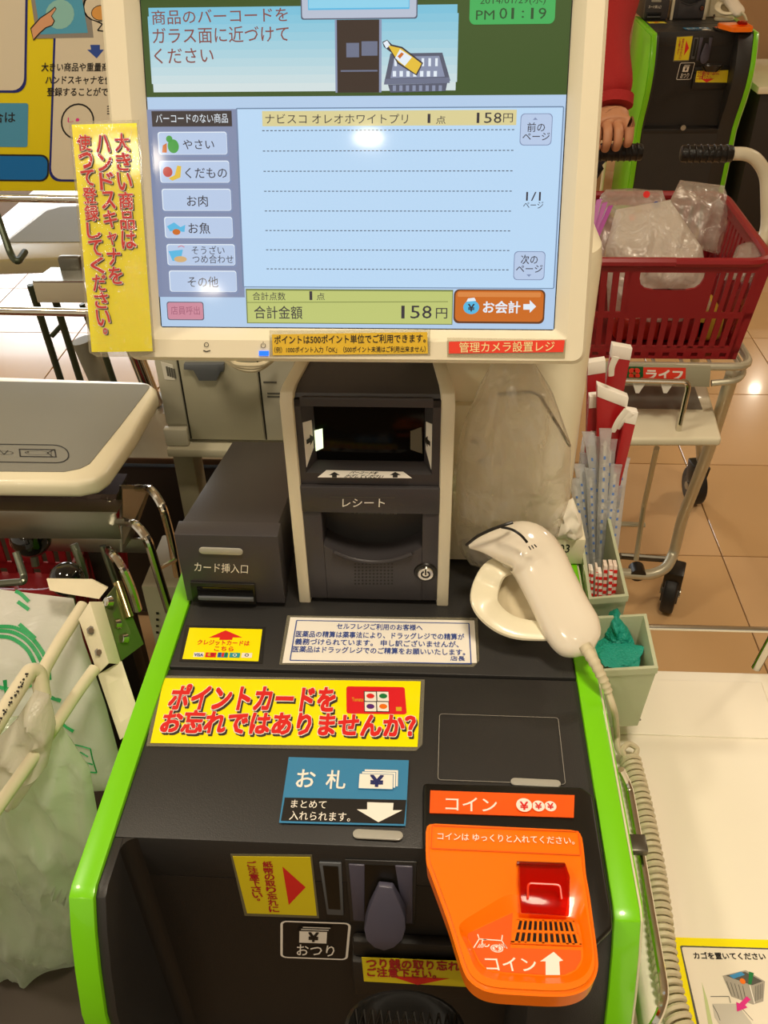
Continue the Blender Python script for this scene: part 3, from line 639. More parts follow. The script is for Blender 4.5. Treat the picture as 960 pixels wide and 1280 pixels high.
g = MB(); g.tube(arc(q+Vector((0, -.0042, 0)), .0042, 120, 420, 14), .0009, 6); g.box(q.x-.0008, q.x+.0008, q.y-.0052, q.y-.004, q.z, q.z+.006); g.build('lock_mark', INK, ru)
MB().box(xa-.004, xb+.004, YR+.008, YR+.085, .8607, zl).build('foot', BLACK, ru)
# ------------------------------------------------------------------ touch monitor
TL_ = .3661; SB = Vector((-.0661, .6812, 1.1989)); SU = Vector((0, math.sin(TL_), math.cos(TL_))); SN = Vector((0, -math.cos(TL_), math.sin(TL_)))
SW, SH_ = .33, .2475
def sp(u, v, d=0): return SB+Vector((1, 0, 0))*u+SU*v+SN*d
mon = thing('touch_monitor', 'cream touch monitor showing a shopping list in Japanese', 'monitor', sp(0, -.02, -.05))
hw = SW/2; bl_, br_, bb, bt = .0285, .0262, .0275, .028; IN = .010
def ringp(l, r, b, t, d, rad): return [sp(u, v, d) for u, v in rrpts(-hw-l, -b, hw+r, SH_+t, rad, 4)]
rings = [ringp(.0008, .0008, .0008, .0008, -.002, .002), ringp(.002, .002, .002, .002, .0005, .003), ringp(IN, IN, IN, IN, .009, .006), ringp(bl_-.003, br_-.003, bb-.003, bt-.003, .010, .008), ringp(bl_, br_, bb, bt, .006, .010), ringp(bl_, br_, bb, bt, -.022, .010), ringp(bl_-.008, br_-.008, bb-.004, bt, -.032, .012)]
MB().loftp(rings, True, False).build('bezel', CREAM, mon, sharp=25)
MB().loftp([ringp(bl_-.009, br_-.009, bb-.006, bt, -.030, .012), ringp(-.03, -.03, -.02, -.03, -.055, .02)]).build('back_cover', CREAM, mon)
MB().loftp([ringp(.0015, .0015, .0015, .0015, -.004, .002), ringp(.0015, .0015, .0015, .0015, -.0025, .002)]).build('screen_gasket', BLACK, mon)
MB().box(-.07, .09, .75, .80, 1.20, 1.32).build('neck_mount', CREAM, mon, .006)
def em(name, col, k=.92): m_ = mat('screen_'+name, col, .42, emit=k, spec=.5, coat=.35); return m_
E_BG = em('background', '#b4cfee'); E_PN = em('panel', '#bcdcfa'); E_DG = em('dark_green', '#3d5a22', .75); E_TX = em('text', '#35303c', .8); E_BR = em('brown_text', '#8a4a44', .85)
E_LG = em('clock_green', '#3fb45c', .85); E_GP = em('grey_list', '#8692b4', .85); E_BT = em('button', '#b9cdec'); E_BS = em('button_shade', '#8495bb', .85); E_BK = em('title_black', '#3c3436', .8)
E_YL = em('row_yellow', '#dfd49a', .9); E_OL = em('olive', '#c3cc78', .9); E_OR = em('orange', '#cf6c1c', .9); E_WH = em('white', '#e4eef8', .95); E_LN = em('line', '#6d88a8', .9); E_PK = em('pink', '#d08cA0', .9)
E_DO = em('dark_orange', '#6b3a16', .8); E_CY = em('cyan', '#58bce8', .9); E_GR = em('outline', '#5a6076', .8); E_RD = em('red', '#c8413a', .85); E_YE = em('yellow', '#e8c23a', .9); E_G2 = em('leaf', '#4aa648', .85); E_BW = em('dark_wood', '#3a2a24', .7); E_SL = em('slate', '#6e7690', .85)
p = Pr(sp(-hw, SH_, -.0022), sp(hw, SH_, -.0022), sp(-hw, 0, -.0022)); Pr_full = p
p.img = False; p.rect(0, 0, SW, SH_, E_BG, 0); hb = p.loc(440, 120)[1]; p.rect(0, 0, SW, hb, E_DG, 1); p.img = True
# sky picture in strips from cyan to pale
l0 = p.loc(184, 10); l1 = p.loc(571, 113)
p.img = False
for k in range(10):
    t = k/9; cc = tuple(a*(1-t)+b*t for a, b in zip((.48, .77, .88), (.84, .90, .91))); ya = l0[1]+(l1[1]-l0[1])*k/10; yb = l0[1]+(l1[1]-l0[1])*(k+1)/10
    p.rect(l0[0]+(0.001 if k in (0, 9) else 0), ya, l1[0]-(0.001 if k in (0, 9) else 0), yb, em('sky%d' % k, cc, .9), 2)
p.img = True
for t, x0, y0, x1, y1, yb in (('商品のバーコードを', 190, 14, 360, 31, 27), ('ガラス面に近づけて', 191, 36, 361, 55, 52), ('ください', 193, 61, 267, 80, 79)): p.text(t, x0, y0, x1, y1, E_BR, 3, .004, 0, yb)
p.rr(376, -10, 522, 25, .1, E_GR, 3); p.rr(377.5, -10, 520.5, 23.5, .1, em('bezel_grey', '#b8c2d6'), 4); p.rect(385, -10, 512, 13, E_CY, 5); p.rect(386, -10, 511, 11, em('pale_cyan', '#8ed4f0'), 6)
p.rect(419, 25, 477, 116, em('post_edge', '#8d98b8', .85), 3); p.rect(421.5, 25, 474, 116, E_BW, 4); p.rect(433, 54, 449, 72, E_SL, 5); p.rect(452, 52, 472, 70, E_SL, 5); p.rect(426, 88, 472, 90, E_SL, 5)
p.poly([(488, 67), (553, 66), (563, 101), (480, 105)], E_GR, 3); p.poly([(493, 71), (549, 70), (556, 96), (488, 98)], em('basket_in', '#8d97b4', .85), 4)
for k in range(7):
    x = 493+k*8.5; p.rect(x, 73, x+3.2, 83, E_WH, 5); p.rect(x-2, 89, x+2.2, 96, E_WH, 5)
p.poly([(481, 99), (562, 97), (562, 104), (480, 106)], E_SL, 6); p.poly([(485, 106), (559, 104), (557, 114), (488, 116)], E_GR, 5)
for k in range(8): p.rect(491+k*8.2, 107, 495+k*8.2, 114, em('basket_in', ''), 6)
p.poly([(478, 53), (484, 50), (490, 56), (503, 59), (529, 79), (521, 95), (497, 80), (489, 66), (480, 59)], E_TX, 7)
p.poly([(485, 57), (502, 61), (527, 80), (520, 93), (498, 78)], E_YE, 8); p.poly([(479, 54), (484, 51), (488, 57), (483, 61)], E_WH, 8); p.poly([(500, 62), (515, 72), (506, 83), (494, 73)], E_WH, 9); p.poly([(502, 66), (505, 68), (500, 74), (497, 71)], E_OR, 10)
p.rr(587, -8, 694, 31, .2, E_LG, 3); DT = em('clock_text', '#24502a', .75)
p.text('2014/01/29(水)', 600, -4, 682, 6, DT, 4, .0, 0, 4.5); p.text('PM', 595, 13, 618, 25, DT, 4, .0); p.digits('01:19', 623, 10, 684, 24, DT, 4)
# goods list at the left
p.rect(190, 137, 301.5, 371, E_GP, 2); p.rect(190, 139, 290, 158.5, E_BK, 3); p.text('バーコードのない商品', 195, 143, 285, 154, E_WH, 4, .002)
BTN = [(197, 164, 286, 196, 'やさい'), (199, 200, 289, 231, 'くだもの'), (202, 235, 291, 266, 'お肉'), (205, 270, 293, 300, 'お魚'), (208, 304, 296, 334, ''), (211, 337, 298, 367, 'その他')]
for x0, y0, x1, y1, t in BTN: p.rr(x0, y0, x1, y1, .12, E_BS, 3); p.rr(x0+1, y0+1, x1-2, y1-2.5, .12, E_WH, 4); p.rr(x0+2.2, y0+2.2, x1-2.4, y1-3, .12, E_BT, 5)
p.text('やさい', 229, 175, 268, 187, E_TX, 6, .004); p.text('くだもの', 232, 210, 284, 223, E_TX, 6, .004); p.text('お肉', 234, 245, 260, 258, E_TX, 6, .004); p.text('お魚', 236, 279, 263, 292, E_TX, 6, .004)
p.text('そうざい', 240, 308, 281, 318, E_TX, 6, .002); p.text('つめ合わせ', 241, 319, 292, 329, E_TX, 6, .002); p.text('その他', 235, 346, 273, 359, E_TX, 6, .002)
p.circ(217, 183, 7, E_G2, 6, 8); p.circ(212, 174, 4, E_G2, 6); p.poly([(204, 182), (209, 179), (209, 191), (203, 191)], E_OR, 7)
p.circ(210, 215, 6, E_RD, 6); p.poly([(222, 207), (227, 208), (226, 222), (216, 226), (211, 223), (219, 219)], E_YE, 7)
p.poly([(209, 283), (218, 278), (226, 284), (232, 281), (231, 290), (222, 289), (213, 289)], E_CY, 6); p.circ(221, 290, 5, E_OR, 7, 3.5)
p.poly([(211, 314), (229, 312), (226, 327), (216, 326)], E_CY, 6); p.circ(226, 324, 8, em('tan', '#d8b27a', .9), 7, 3.6); p.line([(223, 309), (227, 307), (231, 309)], 1.2, E_PK, 7)
p.rr(209, 377, 255, 400, .14, E_GR, 3); p.rr(210, 378, 254, 399, .14, E_PK, 4); p.text('店員呼出', 214, 383, 250, 393, em('faded_text', '#a8607a', .85), 5, .0)
# list panel
l = (299, 135, 699, 359); p.frame(*l, .006, E_LN, 2, .01); p.rect(301, 137, 697, 358, E_PN, 3)
p.rect(328, 139, 645.5, 158, E_YL, 4)
p.text('ナビスコ オレオホワイトプリ', 332, 143, 510, 155, E_TX, 5, .0, 0, 155); p.text('1', 534.5, 142.5, 538, 154, E_TX, 5); p.text('点', 545, 145, 557, 155, E_TX, 5); p.digits('158', 592, 141, 628, 154, E_TX, 5); p.text('円', 629, 142, 641, 153, E_TX, 5)
p.img = False; aa = p.loc(328, 163); bb_ = p.loc(645, 158); y9 = p.loc(440, 336)[1]
for k in range(8):
    y = aa[1]+(y9-aa[1])*k/7; n_ = 62
    for j in range(n_):
        x = aa[0]+(bb_[0]-aa[0])*j/n_; p.raw([(x, y), (x+(bb_[0]-aa[0])/n_*.6, y), (x+(bb_[0]-aa[0])/n_*.6, y+.0006), (x, y+.0006)], [[0, 1, 2, 3]], E_TX, 5)
p.img = True
for x0, y0, x1, y1, a_, b_, dy in ((650, 142, 690, 182, '前の', 'ページ', 12), (642, 314, 681, 350, '次の', 'ページ', 5)):
    p.rr(x0, y0, x1, y1, .14, E_BS, 4); p.rr(x0+.9, y0+.9, x1-.9, y1-.9, .14, E_BT, 5); p.text(a_, x0+9, y0+dy, x1-9, y0+dy+11, E_TX, 6, .004); p.text(b_, x0+3, y0+dy+12, x1-3, y0+dy+22, E_TX, 6, .004)
p.poly([(669, 147), (672, 150), (666, 150)], E_BS, 6); p.poly([(661, 346), (664, 343), (658, 343)], E_BS, 6)
p.digits('1/1', 655, 240, 679, 251, E_TX, 5); p.text('ページ', 654, 252, 679, 261, E_TX, 5, .002)
p.rect(308, 361, 566, 404, em('olive_edge', '#7e8a48', .8), 3); p.rect(309.5, 363, 565, 403, E_OL, 4); p.line([(309, 378), (560, 377)], .8, em('olive_edge', ''), 5)
p.text('合計点数', 316, 365.5, 357, 375, E_TX, 6); p.text('1', 387, 364, 390.5, 375, E_TX, 6); p.text('点', 396, 366, 406, 375, E_TX, 6); p.text('合計金額', 318, 383, 378, 398, E_TX, 6, .004); p.digits('158', 497, 382, 541, 398, E_TX, 6); p.text('円', 545, 385, 559, 398, E_TX, 6, .004)
p.rr(567, 361.5, 681, 404, .16, E_DO, 3); p.rr(569, 363, 679, 401.5, .16, E_OR, 4); p.rr(572, 365, 676, 371, .3, em('orange_lit', '#e08a44', .9), 5)
p.circ(589, 384, 10, E_CY, 6, 8.5); p.poly([(583, 377), (595, 376), (593, 372), (585, 373)], E_WH, 7); p.text('¥', 585, 380, 593, 389, NAVY if False else E_TX, 8, .02)
p.text('お会計', 604, 377, 650, 391, E_WH, 6, .02); p.poly([(654, 380), (662, 380), (662, 375), (670, 383), (662, 391), (662, 387), (654, 387)], E_WH, 6)
p.build('screen', mon)
# marks and stickers on the bezel
BP = (sp(0, 0, .0101), SN)
p = prq([(230, 420), (345, 421), (345, 446), (230, 446)], BP, .0002); p.ring(258, 431, 3, .8, INK, 1); p.line([(254, 438), (258, 439.5), (263, 438)], 1.2, INK, 1); p.build('brightness_mark', mon); p = prq([(230, 420), (345, 421), (345, 446), (230, 446)], BP, .0002)
p.ring(329, 432, 3.2, .8, GINK, 1, -60, 240); p.line([(329, 427), (329, 431)], .8, GINK, 1); p.build('power_mark', mon)
plate([(324, 438.5), (336, 438.5), (336, 444.5), (324, 444.5)], BP, .0008, 'power_lamp', mat('blue_led', '#1a6cff', .3, emit=1.6), mon)
plate([(337, 413), (538, 412), (538, 444), (337, 446)], BP, .0002, 'label_film', LAMIN, mon)
S4 = [(340, 418), (534, 415), (535, 442), (341, 444)]; plate(S4, offp(BP, .0003), .0002, 'point_label', GOLD, mon)
p = prq(S4, BP, .0008); p.text('ポイントは500ポイント単位でご利用できます。', 343, 420, 532, 430, INK, 1, .012, 0, 428); p.text('（例）1000ポイント入力「OK」（500ポイント未満はご利用出来ません）', 343, 434, 532, 441, INK, 1, .008, 0, 440); p.build('point_label_print', mon)
plate([(559, 422), (708, 424), (706, 448), (559, 446)], BP, .0002, 'label_film', LAMIN, mon)
S4 = [(561, 427), (706, 425), (704, 440), (561, 442)]; plate(S4, offp(BP, .0003), .0002, 'camera_label', REDL, mon)
p = prq(S4, BP, .0008); p.text('管理カメラ設置レジ', 574, 428.5, 693, 440.5, mat('pale_yellow_print', '#f3e2a4', .4), 1, .004, 0, 439); p.build('camera_label_print', mon)
# ------------------------------------------------------------------ yellow sign hanging on the monitor's edge
TP = (sp(0, 0, .0135), SN); S4 = [(90, 156), (171, 154), (191, 439), (115, 440)]
c = onp(140, 300, *TP); sg = thing('hanging_sign', 'tall yellow laminated sign with red vertical lettering taped to the monitor edge', 'sign', c)
plate([(87, 152), (174, 150), (194, 440), (176, 446), (122, 446), (112, 440)], TP, .0008, 'laminate', LAMIN, sg)
plate(S4, offp(TP, .001), .0004, 'card', YEL, sg)
plate(S4, offp(TP, .0034), .0002, 'front_film', clearmat('front_film', '#e8e4d0', .05, .0, .35, 60, gmin=.012, tint=(1, 1, 1)), sg)
p = prq(S4, TP, .002)
for t, c0, c1, y0, y1, w in (('大きい商品は', 152, 162, 166, 312, 17.5), ('ハンドスキャナを', 128, 146, 168, 356, 16.5), ('使って登録してください。', 104, 133, 168, 430, 16.5)):
    p.vtext(t, c0+1.5, y0+1.5, y1+1.5, w, SH, 1, .03, c1+1.5); p.vtext(t, c0, y0, y1, w, WHITE, 3, .042, c1); p.vtext(t, c0, y0, y1, w, RED, 5, .016, c1)
p.build('print', sg)
# ------------------------------------------------------------------ soft things, lofted bodies
def pillow(L, R, Ys, depth, name, m, parent=None, n=26, mcol=22, wr=.006, sc=22, seed=0, z=None, backf=.15, cap=True, zs=1.0):
    """closed crumpled film: left and right outlines in picture points, a distance for each row"""
    def samp(P, t):
        k = t*(len(P)-1); i = min(int(k), len(P)-2); f = k-i; a, b = P[i], P[i+1]
        return tuple(x*(1-f)+y*f for x, y in zip(a, b)) if isinstance(a, tuple) else a*(1-f)+b*f
    F = []; B = []
    for r in range(n+1):
        v = r/n; l = samp(L, v); q = samp(R, v); Y = samp(Ys, v); fr = []; br = []
        for c in range(mcol+1):
            u = c/mcol; px, py = l[0]*(1-u)+q[0]*u, l[1]*(1-u)+q[1]*u; p = aY(px, py, Y) if z is None else aZ(px, py, Y)
            w = (max(0, 4*u*(1-u))**.5)*(max(0, min(1, 6*v))**.5)*(max(0, min(1, 6*(1-v)))**.5)
            q3 = Vector((p.x, p.y, p.z*zs))*sc+Vector((seed, seed*2, 0)); a_ = noise.noise(q3); b_ = noise.noise(q3*2.3+Vector((3, 1, 7))); rid = (1-abs(a_))**3*1.3+(1-abs(b_))**4*.8-1
            d = Vector((0, -1, 0)) if z is None else Vector((0, 0, 1))
            s_ = Vector((noise.noise(q3+Vector((9, 0, 0))), 0, noise.noise(q3+Vector((0, 9, 0)))))*wr*.6
            fr.append(p+d*(depth*w+wr*rid*min(1, w*1.5+.2))+s_*w); br.append(p-d*(depth*backf*w+wr*.6*rid*w))
        F.append(fr); B.append(br)
    mb = MB(); N = mcol+1; vs = [p for r in F for p in r]+[p for r in B for p in r]; o = (n+1)*N; fs = []
    for r in range(n):
        for c in range(mcol): i = r*N+c; fs.append([i, i+1, i+N+1, i+N]); fs.append([o+i, o+i+N, o+i+N+1, o+i+1])
    for c in range(mcol): fs.append([c, o+c, o+c+1, c+1]); i = n*N+c; fs.append([i, i+1, o+i+1, o+i])
    for r in range(n): i = r*N; fs.append([i, i+N, o+i+N, o+i]); i += mcol; fs.append([i, o+i, o+i+N, i+N])
    return mb.add(vs, fs).build(name, m, parent, sharp=70)
def loft(pts, rw, rd, up, seg=20, n=5, pw=2.4, mb=None):
    """smooth body along a spine; rw across, rd along up"""
    S = smoothpath(pts, n); A = smoothpath([(a, b, 0) for a, b in zip(rw, rd)], n); U0 = Vector(up).normalized(); rings = []
    for i, p in enumerate(S):
        t = (S[min(i+1, len(S)-1)]-S[max(i-1, 0)]).normalized(); u = (U0-t*U0.dot(t)).normalized(); w = t.cross(u); a, b = max(A[i].x, 1e-4), max(A[i].y, 1e-4)
        r = []
        for k in range(seg):
            th = 2*math.pi*k/seg; c, s = math.cos(th), math.sin(th); e = 2/pw
            r.append(p+w*(a*math.copysign(abs(c)**e, c))+u*(b*math.copysign(abs(s)**e, s)))
        rings.append(r)
    return (mb or MB()).loftp(rings)
def tb(pts, r, name, m, parent=None, seg=10, bend=0):
    P = bendpath(pts, bend) if bend else pts; return MB().tube(P, r, seg).build(name, m, parent)
# ------------------------------------------------------------------ cream column behind the receipt unit
YC2 = .79
cx1 = aY(742, 470, YC2).x; ct = aY(750, 300, YC2+.03).z
colm = thing('cream_column', 'cream rounded equipment column standing behind the receipt unit', 'column', (.1, .85, .8606))
def cring(z, g=0):
    x0, x1, y0, y1, r = -.03+g, cx1-g, YC2+g, .96-g, .04
    return [Vector((x, y, z)) for x, y in [(x0, y1), (x0, y0)]+[(x1-r+r*math.sin(t), y0+r-r*math.cos(t)) for t in [math.pi/2*k/8 for k in range(9)]]+[(x1-r+r*math.cos(t), y1-r+r*math.sin(t)) for t in [math.pi/2*k/8 for k in range(9)]]]
MB().loftp([cring(.8607), cring(ct-.02), cring(ct-.006, .002), cring(ct, .01)]).build('shell', CREAM2, colm, sharp=40)
MB().box(.022, .062, YC2-.008, YC2+.002, .864, aY(590, 507, YC2-.008).z).build('side_plate', CREAM2, colm, .001)
for px, py in ((596, 552), (603, 578), (589, 696)):
    q = aY(px, py, YC2-.0082); MB().disc(q, (0, -1, 0), .0045, .0025, 12, .003).build('screw', STEEL if py < 600 else DSTEEL, colm)
# clear bag hanging on the column's wire hook
hk = tb([aY(622, 493, .745), aY(672, 489, .745), aY(712, 557, .745), aY(712, 557, .79)], .0016, 'wire_hook', STEEL, colm, 8, .01)
bag = pillow([(618, 447), (600, 480), (575, 540), (566, 600), (566, 650), (574, 686), (590, 705)], [(664, 447), (690, 488), (714, 556), (713, 620), (700, 660), (686, 694), (670, 708)], [.765, .76, .755, .755, .755, .76, .77], .028, 'plastic_bag', BAGC, None, 34, 26, .009, 30, 3, zs=.45)
tag(bag, 'crumpled clear plastic bag hanging on the cream column behind the handheld scanner', 'plastic bag')
# ------------------------------------------------------------------ handheld scanner on its cradle
def scanner_set():
    crd = thing('scanner_cradle', 'cream curled cradle holding the handheld scanner on the rear deck', 'scanner cradle', (.09, .7, .8606))
    c0 = aZ(655, 766, .868)
    g = MB(); g.loftp([[c0+Vector((math.cos(t)*a, math.sin(t)*a*.62, h)) for t in [2*math.pi*k/28 for k in range(28)]] for a, h in ((.043, -.0072), (.045, .0), (.041, .006), (.034, .003), (.02, .0005))]); g.build('dish', CREAM2, crd)
    pth = [aY(640, 706, .70), aY(620, 712, .69), aY(608, 732, .68), aY(606, 754, .66), aY(622, 774, .648), aY(648, 786, .64), aY(690, 790, .635)]
    loft(pth, [.010, .013, .014, .014, .013, .012, .010], [.003, .0045, .005, .005, .0045, .004, .003], (0, -.3, 1), 14, 5, 3, None).build('arm', CREAM2, crd)
    sh_ = [(640, 706, .708), (620, 714, .702), (609, 734, .692), (608, 756, .672), (624, 776, .658), (650, 788, .650), (692, 790, .645), (694, 750, .672), (668, 705, .70)]
    MB().loftp([[aY(*v) for v in sh_], [aY(*v)+Vector((0, .004, 0)) for v in sh_]]).build('shell', mat('beige_shell', '#cdbf9c', .5), crd, sharp=60)
    q = aY(636, 706, .695); MB().ball(q, .006, 12, (1.4, 1, .9)).build('arm_tip', CREAM, crd)
    sc = thing('handheld_scanner', 'glossy cream handheld barcode scanner resting on its cradle beside the receipt unit', 'barcode scanner', (.13, .66, .90))
    G = mat('glossy_cream', '#eae0cc', .16, coat=.7)
    pts = [aY(587, 681, .706), aY(606, 679, .703), aY(630, 680, .70), aY(655, 684, .695), aY(672, 702, .688), aY(688, 733, .668), aY(703, 763, .648), aY(718, 790, .630), aY(730, 806, .619), aY(737, 815, .614)]
    nv = (ray(680, 740)*-1).normalized()
    loft(pts, [.004, .011, .020, .027, .0285, .0275, .0275, .0275, .021, .006], [.003, .008, .014, .020, .022, .020, .018, .016, .012, .003], nv, 24, 6, 2.5).build('body', G, sc)
    def onb(px, py, k=0): # point lifted towards the viewer off the body
        return px, py
    D0 = [(583, 681, .700), (596, 671, .693), (612, 663, .689), (628, 657, .688), (641, 653, .690)]
    tb(smoothpath([aY(x, y, Y) for x, y, Y in D0], 4), .0016, 'window_seam', BLACK, sc, 8)
    D1 = [(627, 659, .6835), (640, 662, .676), (651, 669, .671), (659, 678, .668)]
    tb(smoothpath([aY(x, y, Y) for x, y, Y in D1], 4), .0013, 'grip_seam', BLACK, sc, 8)
    for k in range(3):
        a = aY(661+k*3.4, 683-k*1.2, .6675); b = aY(663.5+k*3.6, 687-k*1.6, .6668); tb([a, b], .0006, 'speaker_slit', INK, sc, 6)
    st = [aY(731, 808, .612), aY(742, 826, .598), aY(752, 846, .588), aY(760, 864, .582)]
    S = smoothpath(st, 8); g = MB(); g.tube(S, [.0062-.0022*i/(len(S)-1)+(.0007 if i % 3 == 0 else 0) for i in range(len(S))], 12); g.build('strain_relief', mat('beige_cord', '#cfc4a4', .5), sc)
    return crd, sc
crd0, scn0 = scanner_set()
CORD = mat('beige_cord', '')
def coil(path, R, r, pitch, name, parent):
    S = smoothpath(path, 12); L = [0]
    for a, b in zip(S, S[1:]): L.append(L[-1]+(b-a).length)
    n = int(L[-1]/pitch*16); pts = []; j = 0; up = None
    for i in range(n+1):
        d = L[-1]*i/n
        while j < len(L)-2 and L[j+1] < d: j += 1
        f = (d-L[j])/max(L[j+1]-L[j], 1e-9); p = S[j].lerp(S[j+1], f); t = (S[min(j+1, len(S)-1)]-S[max(j-1, 0)]).normalized()
        if up is None: up = t.orthogonal().normalized()
        up = (up-t*up.dot(t)).normalized(); w = t.cross(up); a = 2*math.pi*i/16
        pts.append(p+(up*math.cos(a)+w*math.sin(a))*R)
    return MB().tube(pts, r, 6).build(name, CORD, parent)
cord = thing('coiled_cord', 'beige coiled scanner cord running down beside the lime green edge', 'cord', (.24, .5, .742))
zc_ = .742
tb(smoothpath([aY(760, 864, .582), aY(768, 890, .575), aZ(771, 915, .765), aZ(772, 934, .752), aZ(779, 945, .745), aZ(792, 945, .743), aZ(796, 936, .745), aZ(786, 930, .75), aZ(778, 938, .75), aZ(784, 952, .742)], 6), .0032, 'straight_cord', CORD, cord, 8)
coil([aZ(x, y, zc_) for x, y in [(787, 948), (793, 972), (801, 1005), (810, 1050), (818, 1095), (824, 1140), (829, 1185), (836, 1230), (848, 1275), (866, 1330)]], .0092, .0028, .0068, 'coil', cord)
# ------------------------------------------------------------------ cream bagging table beside the till
ZB = .728; ZBP = ((0, 0, ZB), (0, 0, 1))
TBM = mat('table_laminate', '#f6efdc', .5)
tbl = thing('basket_table', 'cream table beside the till with a yellow edged basket poster on it', 'table', (.6, .35, 0))
ye = aZ(900, 838, ZB).y
MB().box(.187, 1.05, -.15, ye, ZB-.03, ZB).build('table_top', TBM, tbl, .006, 3)
MB().loftp([[aZ(x, y, ZB+.0002) for x, y in [(762, 848), (952, 852), (978, 925), (772, 918)]], [aZ(x, y, ZB+.0022) for x, y in [(763, 849), (951, 853), (976, 923), (773, 916)]]]).build('raised_plate', TBM, tbl, .0008)
for x, y in ((.25, 0), (.98, 0), (.25, ye-.07), (.98, ye-.07)): MB().box(x-.02, x+.02, y-.02, y+.02, 0, ZB-.03).build('leg', GREY, tbl, .002)
MB().box(.23, 1.0, -.1, ye-.08, .18, .21).build('lower_shelf', CREAM2, tbl, .003)
r0, r1, r2 = aY(790, 780, ye-.015), aY(938, 783, ye-.015), aY(985, 786, ye-.015)
zr = r1.z
tb([(r0.x-.02, ye-.02, ZB), (r0.x-.02, ye-.02, zr), (r2.x+.2, ye-.02, zr), (r2.x+.2, ye-.02, ZB)], .0035, 'rail', CHROME, tbl, 12, .02)
q = aZ(945, 835, ZB); MB().tube([q, q+Vector((.012, .0, zr-ZB))], .0055, 12).build('rail_post', CHROME, tbl)
q = aZ(799, 901, ZB); MB().ball(q, .003, 8).build('screw', STEEL, tbl)
S4 = [(834, 1172), (990, 1176), (1010, 1345), (872, 1345)]
ps = thing('basket_poster', 'yellow bordered poster showing where to put the basket, stuck on the cream table', 'poster', aZ(920, 1240, ZB))
plate(S4, ZBP, .0006, 'card', YEL, ps)
p = prq(S4, ZBP, .001)
p.poly([(850, 1183), (852, 1182), (990, 1186), (1000, 1345), (885, 1345)], GINK, 1); p.poly([(852, 1185), (854, 1184), (990, 1188), (1000, 1345), (889, 1345)], mat('poster_cream', '#f0e8d4', .35), 2)
p.text('カゴを置いてください', 867, 1191, 956, 1199, INK, 3, .03, 0, 1200)
BG_ = mat('basket_grey_print', '#a8a294', .5)
p.poly([(903, 1220), (932, 1213), (956, 1227), (954, 1252), (941, 1256), (914, 1246)], BG_, 3); p.poly([(907, 1220), (931, 1215), (953, 1227), (940, 1232)], GINK, 4); p.poly([(911, 1220), (926, 1215), (931, 1219), (917, 1224)], SKY, 5); p.poly([(936, 1215), (942, 1217), (939, 1231), (935, 1231)], GREENP, 6); p.circ(928, 1227, 3.5, mat('orange_print', ''), 5)
p.line([(937, 1232), (943, 1255)], 1.2, WHITE, 5)
for k in range(5): p.line([(908+k*5, 1227+k*1.4), (914+k*4.6, 1244+k*2)], .6, GINK, 5); p.line([(944+k*2.2, 1233-k*.8), (944+k*2, 1252-k*.9)], .6, GINK, 5)
p.poly([(933, 1246), (938, 1250), (931, 1257), (934, 1260), (921, 1265), (920, 1253), (924, 1255)], PINKP, 6)
p.poly([(890, 1255), (921, 1255), (940, 1280), (905, 1290), (893, 1272)], mat('tray_grey_print', '#c9c4b6', .5), 3); p.line([(888, 1246), (911, 1246), (913, 1254)], .8, GINK, 4)
p.poly([(877, 1228), (884, 1250), (895, 1300), (888, 1300)], mat('pale_green_print', '#c3d093', .5), 4); p.line([(891, 1257), (897, 1268), (900, 1276)], .8, GINK, 4); p.line([(921, 1254), (941, 1276)], .6, GINK, 4)
p.build('print', ps)
# grab bar on the side of the till
gb = thing('grab_bar', 'slim chrome grab bar running along the side of the till beside the cord', 'grab bar', (.19, .45, .8))
P_ = [aX(776, 962, .176), aX(787, 985, .186), aX(800, 1058, .188), aX(832, 1242, .190), aX(825, 1268, .182), aX(812, 1290, .176)]
tb(P_, .0035, 'rod', CHROME, gb, 10, .012)
q = aX(799, 1056, .184); MB().box(.1745, .190, q.y-.008, q.y+.008, q.z-.004, q.z+.004).build('bracket', DSTEEL, gb, .001)
# ------------------------------------------------------------------ bins hung on the side of the till
BINM = mat('sage_plastic', '#b9c0a0', .5, var=.04)
def binn(rim, z, depth, shrink, name, label, th=.0035):
    o_ = [aZ(x, y, z) for x, y in rim]; c = sum(o_, Vector())/4; t = thing(name, label, 'bin', (c.x, c.y, z-depth))
    def sc_(k, zz, d=0): return [Vector((c.x+(p.x-c.x)*k-math.copysign(d, p.x-c.x), c.y+(p.y-c.y)*k-math.copysign(d, p.y-c.y), zz)) for p in o_]
    MB().loftp([sc_(shrink, z-depth), sc_(.97, z-.008), sc_(1.0, z-.008), sc_(1, z), sc_(1, z, th), sc_(.97, z-.008, th), sc_(shrink, z-depth+th, th)]).build('tub', BINM, t, 0, sharp=30)
    return t, c, o_
b1, cA, rA = binn([(727, 771), (808, 767), (823, 835), (749, 839)], .862, .095, .84, 'sage_bin', 'sage green open bin holding teal nets at the right of the till')
b2, cB, rB = binn([(718, 622), (756, 618), (786, 745), (736, 749)], .875, .10, .90, 'sundries_bin', 'long sage tub of straws and sachets behind the bin of teal nets')
TEAL = mat('teal_net', '#1fa08c', .45, bump=.9, bscale=420)
nt_ = BINM
n1 = pillow([(758, 776), (752, 790), (744, 808), (742, 822)], [(772, 760), (780, 775), (792, 800), (797, 820)], [.70, .70, .685, .67], .016, 'fruit_net', TEAL, None, 20, 18, .005, 60, 2, backf=.8)
tag(n1, 'teal foam fruit net standing folded at the back of the sage bin', 'fruit net', 'teal fruit nets')
n2 = pillow([(742, 812), (746, 818), (750, 823)], [(806, 808), (800, 822), (796, 834)], [.67, .66, .65], .014, 'fruit_net', TEAL, None, 16, 22, .005, 60, 5, backf=.8)
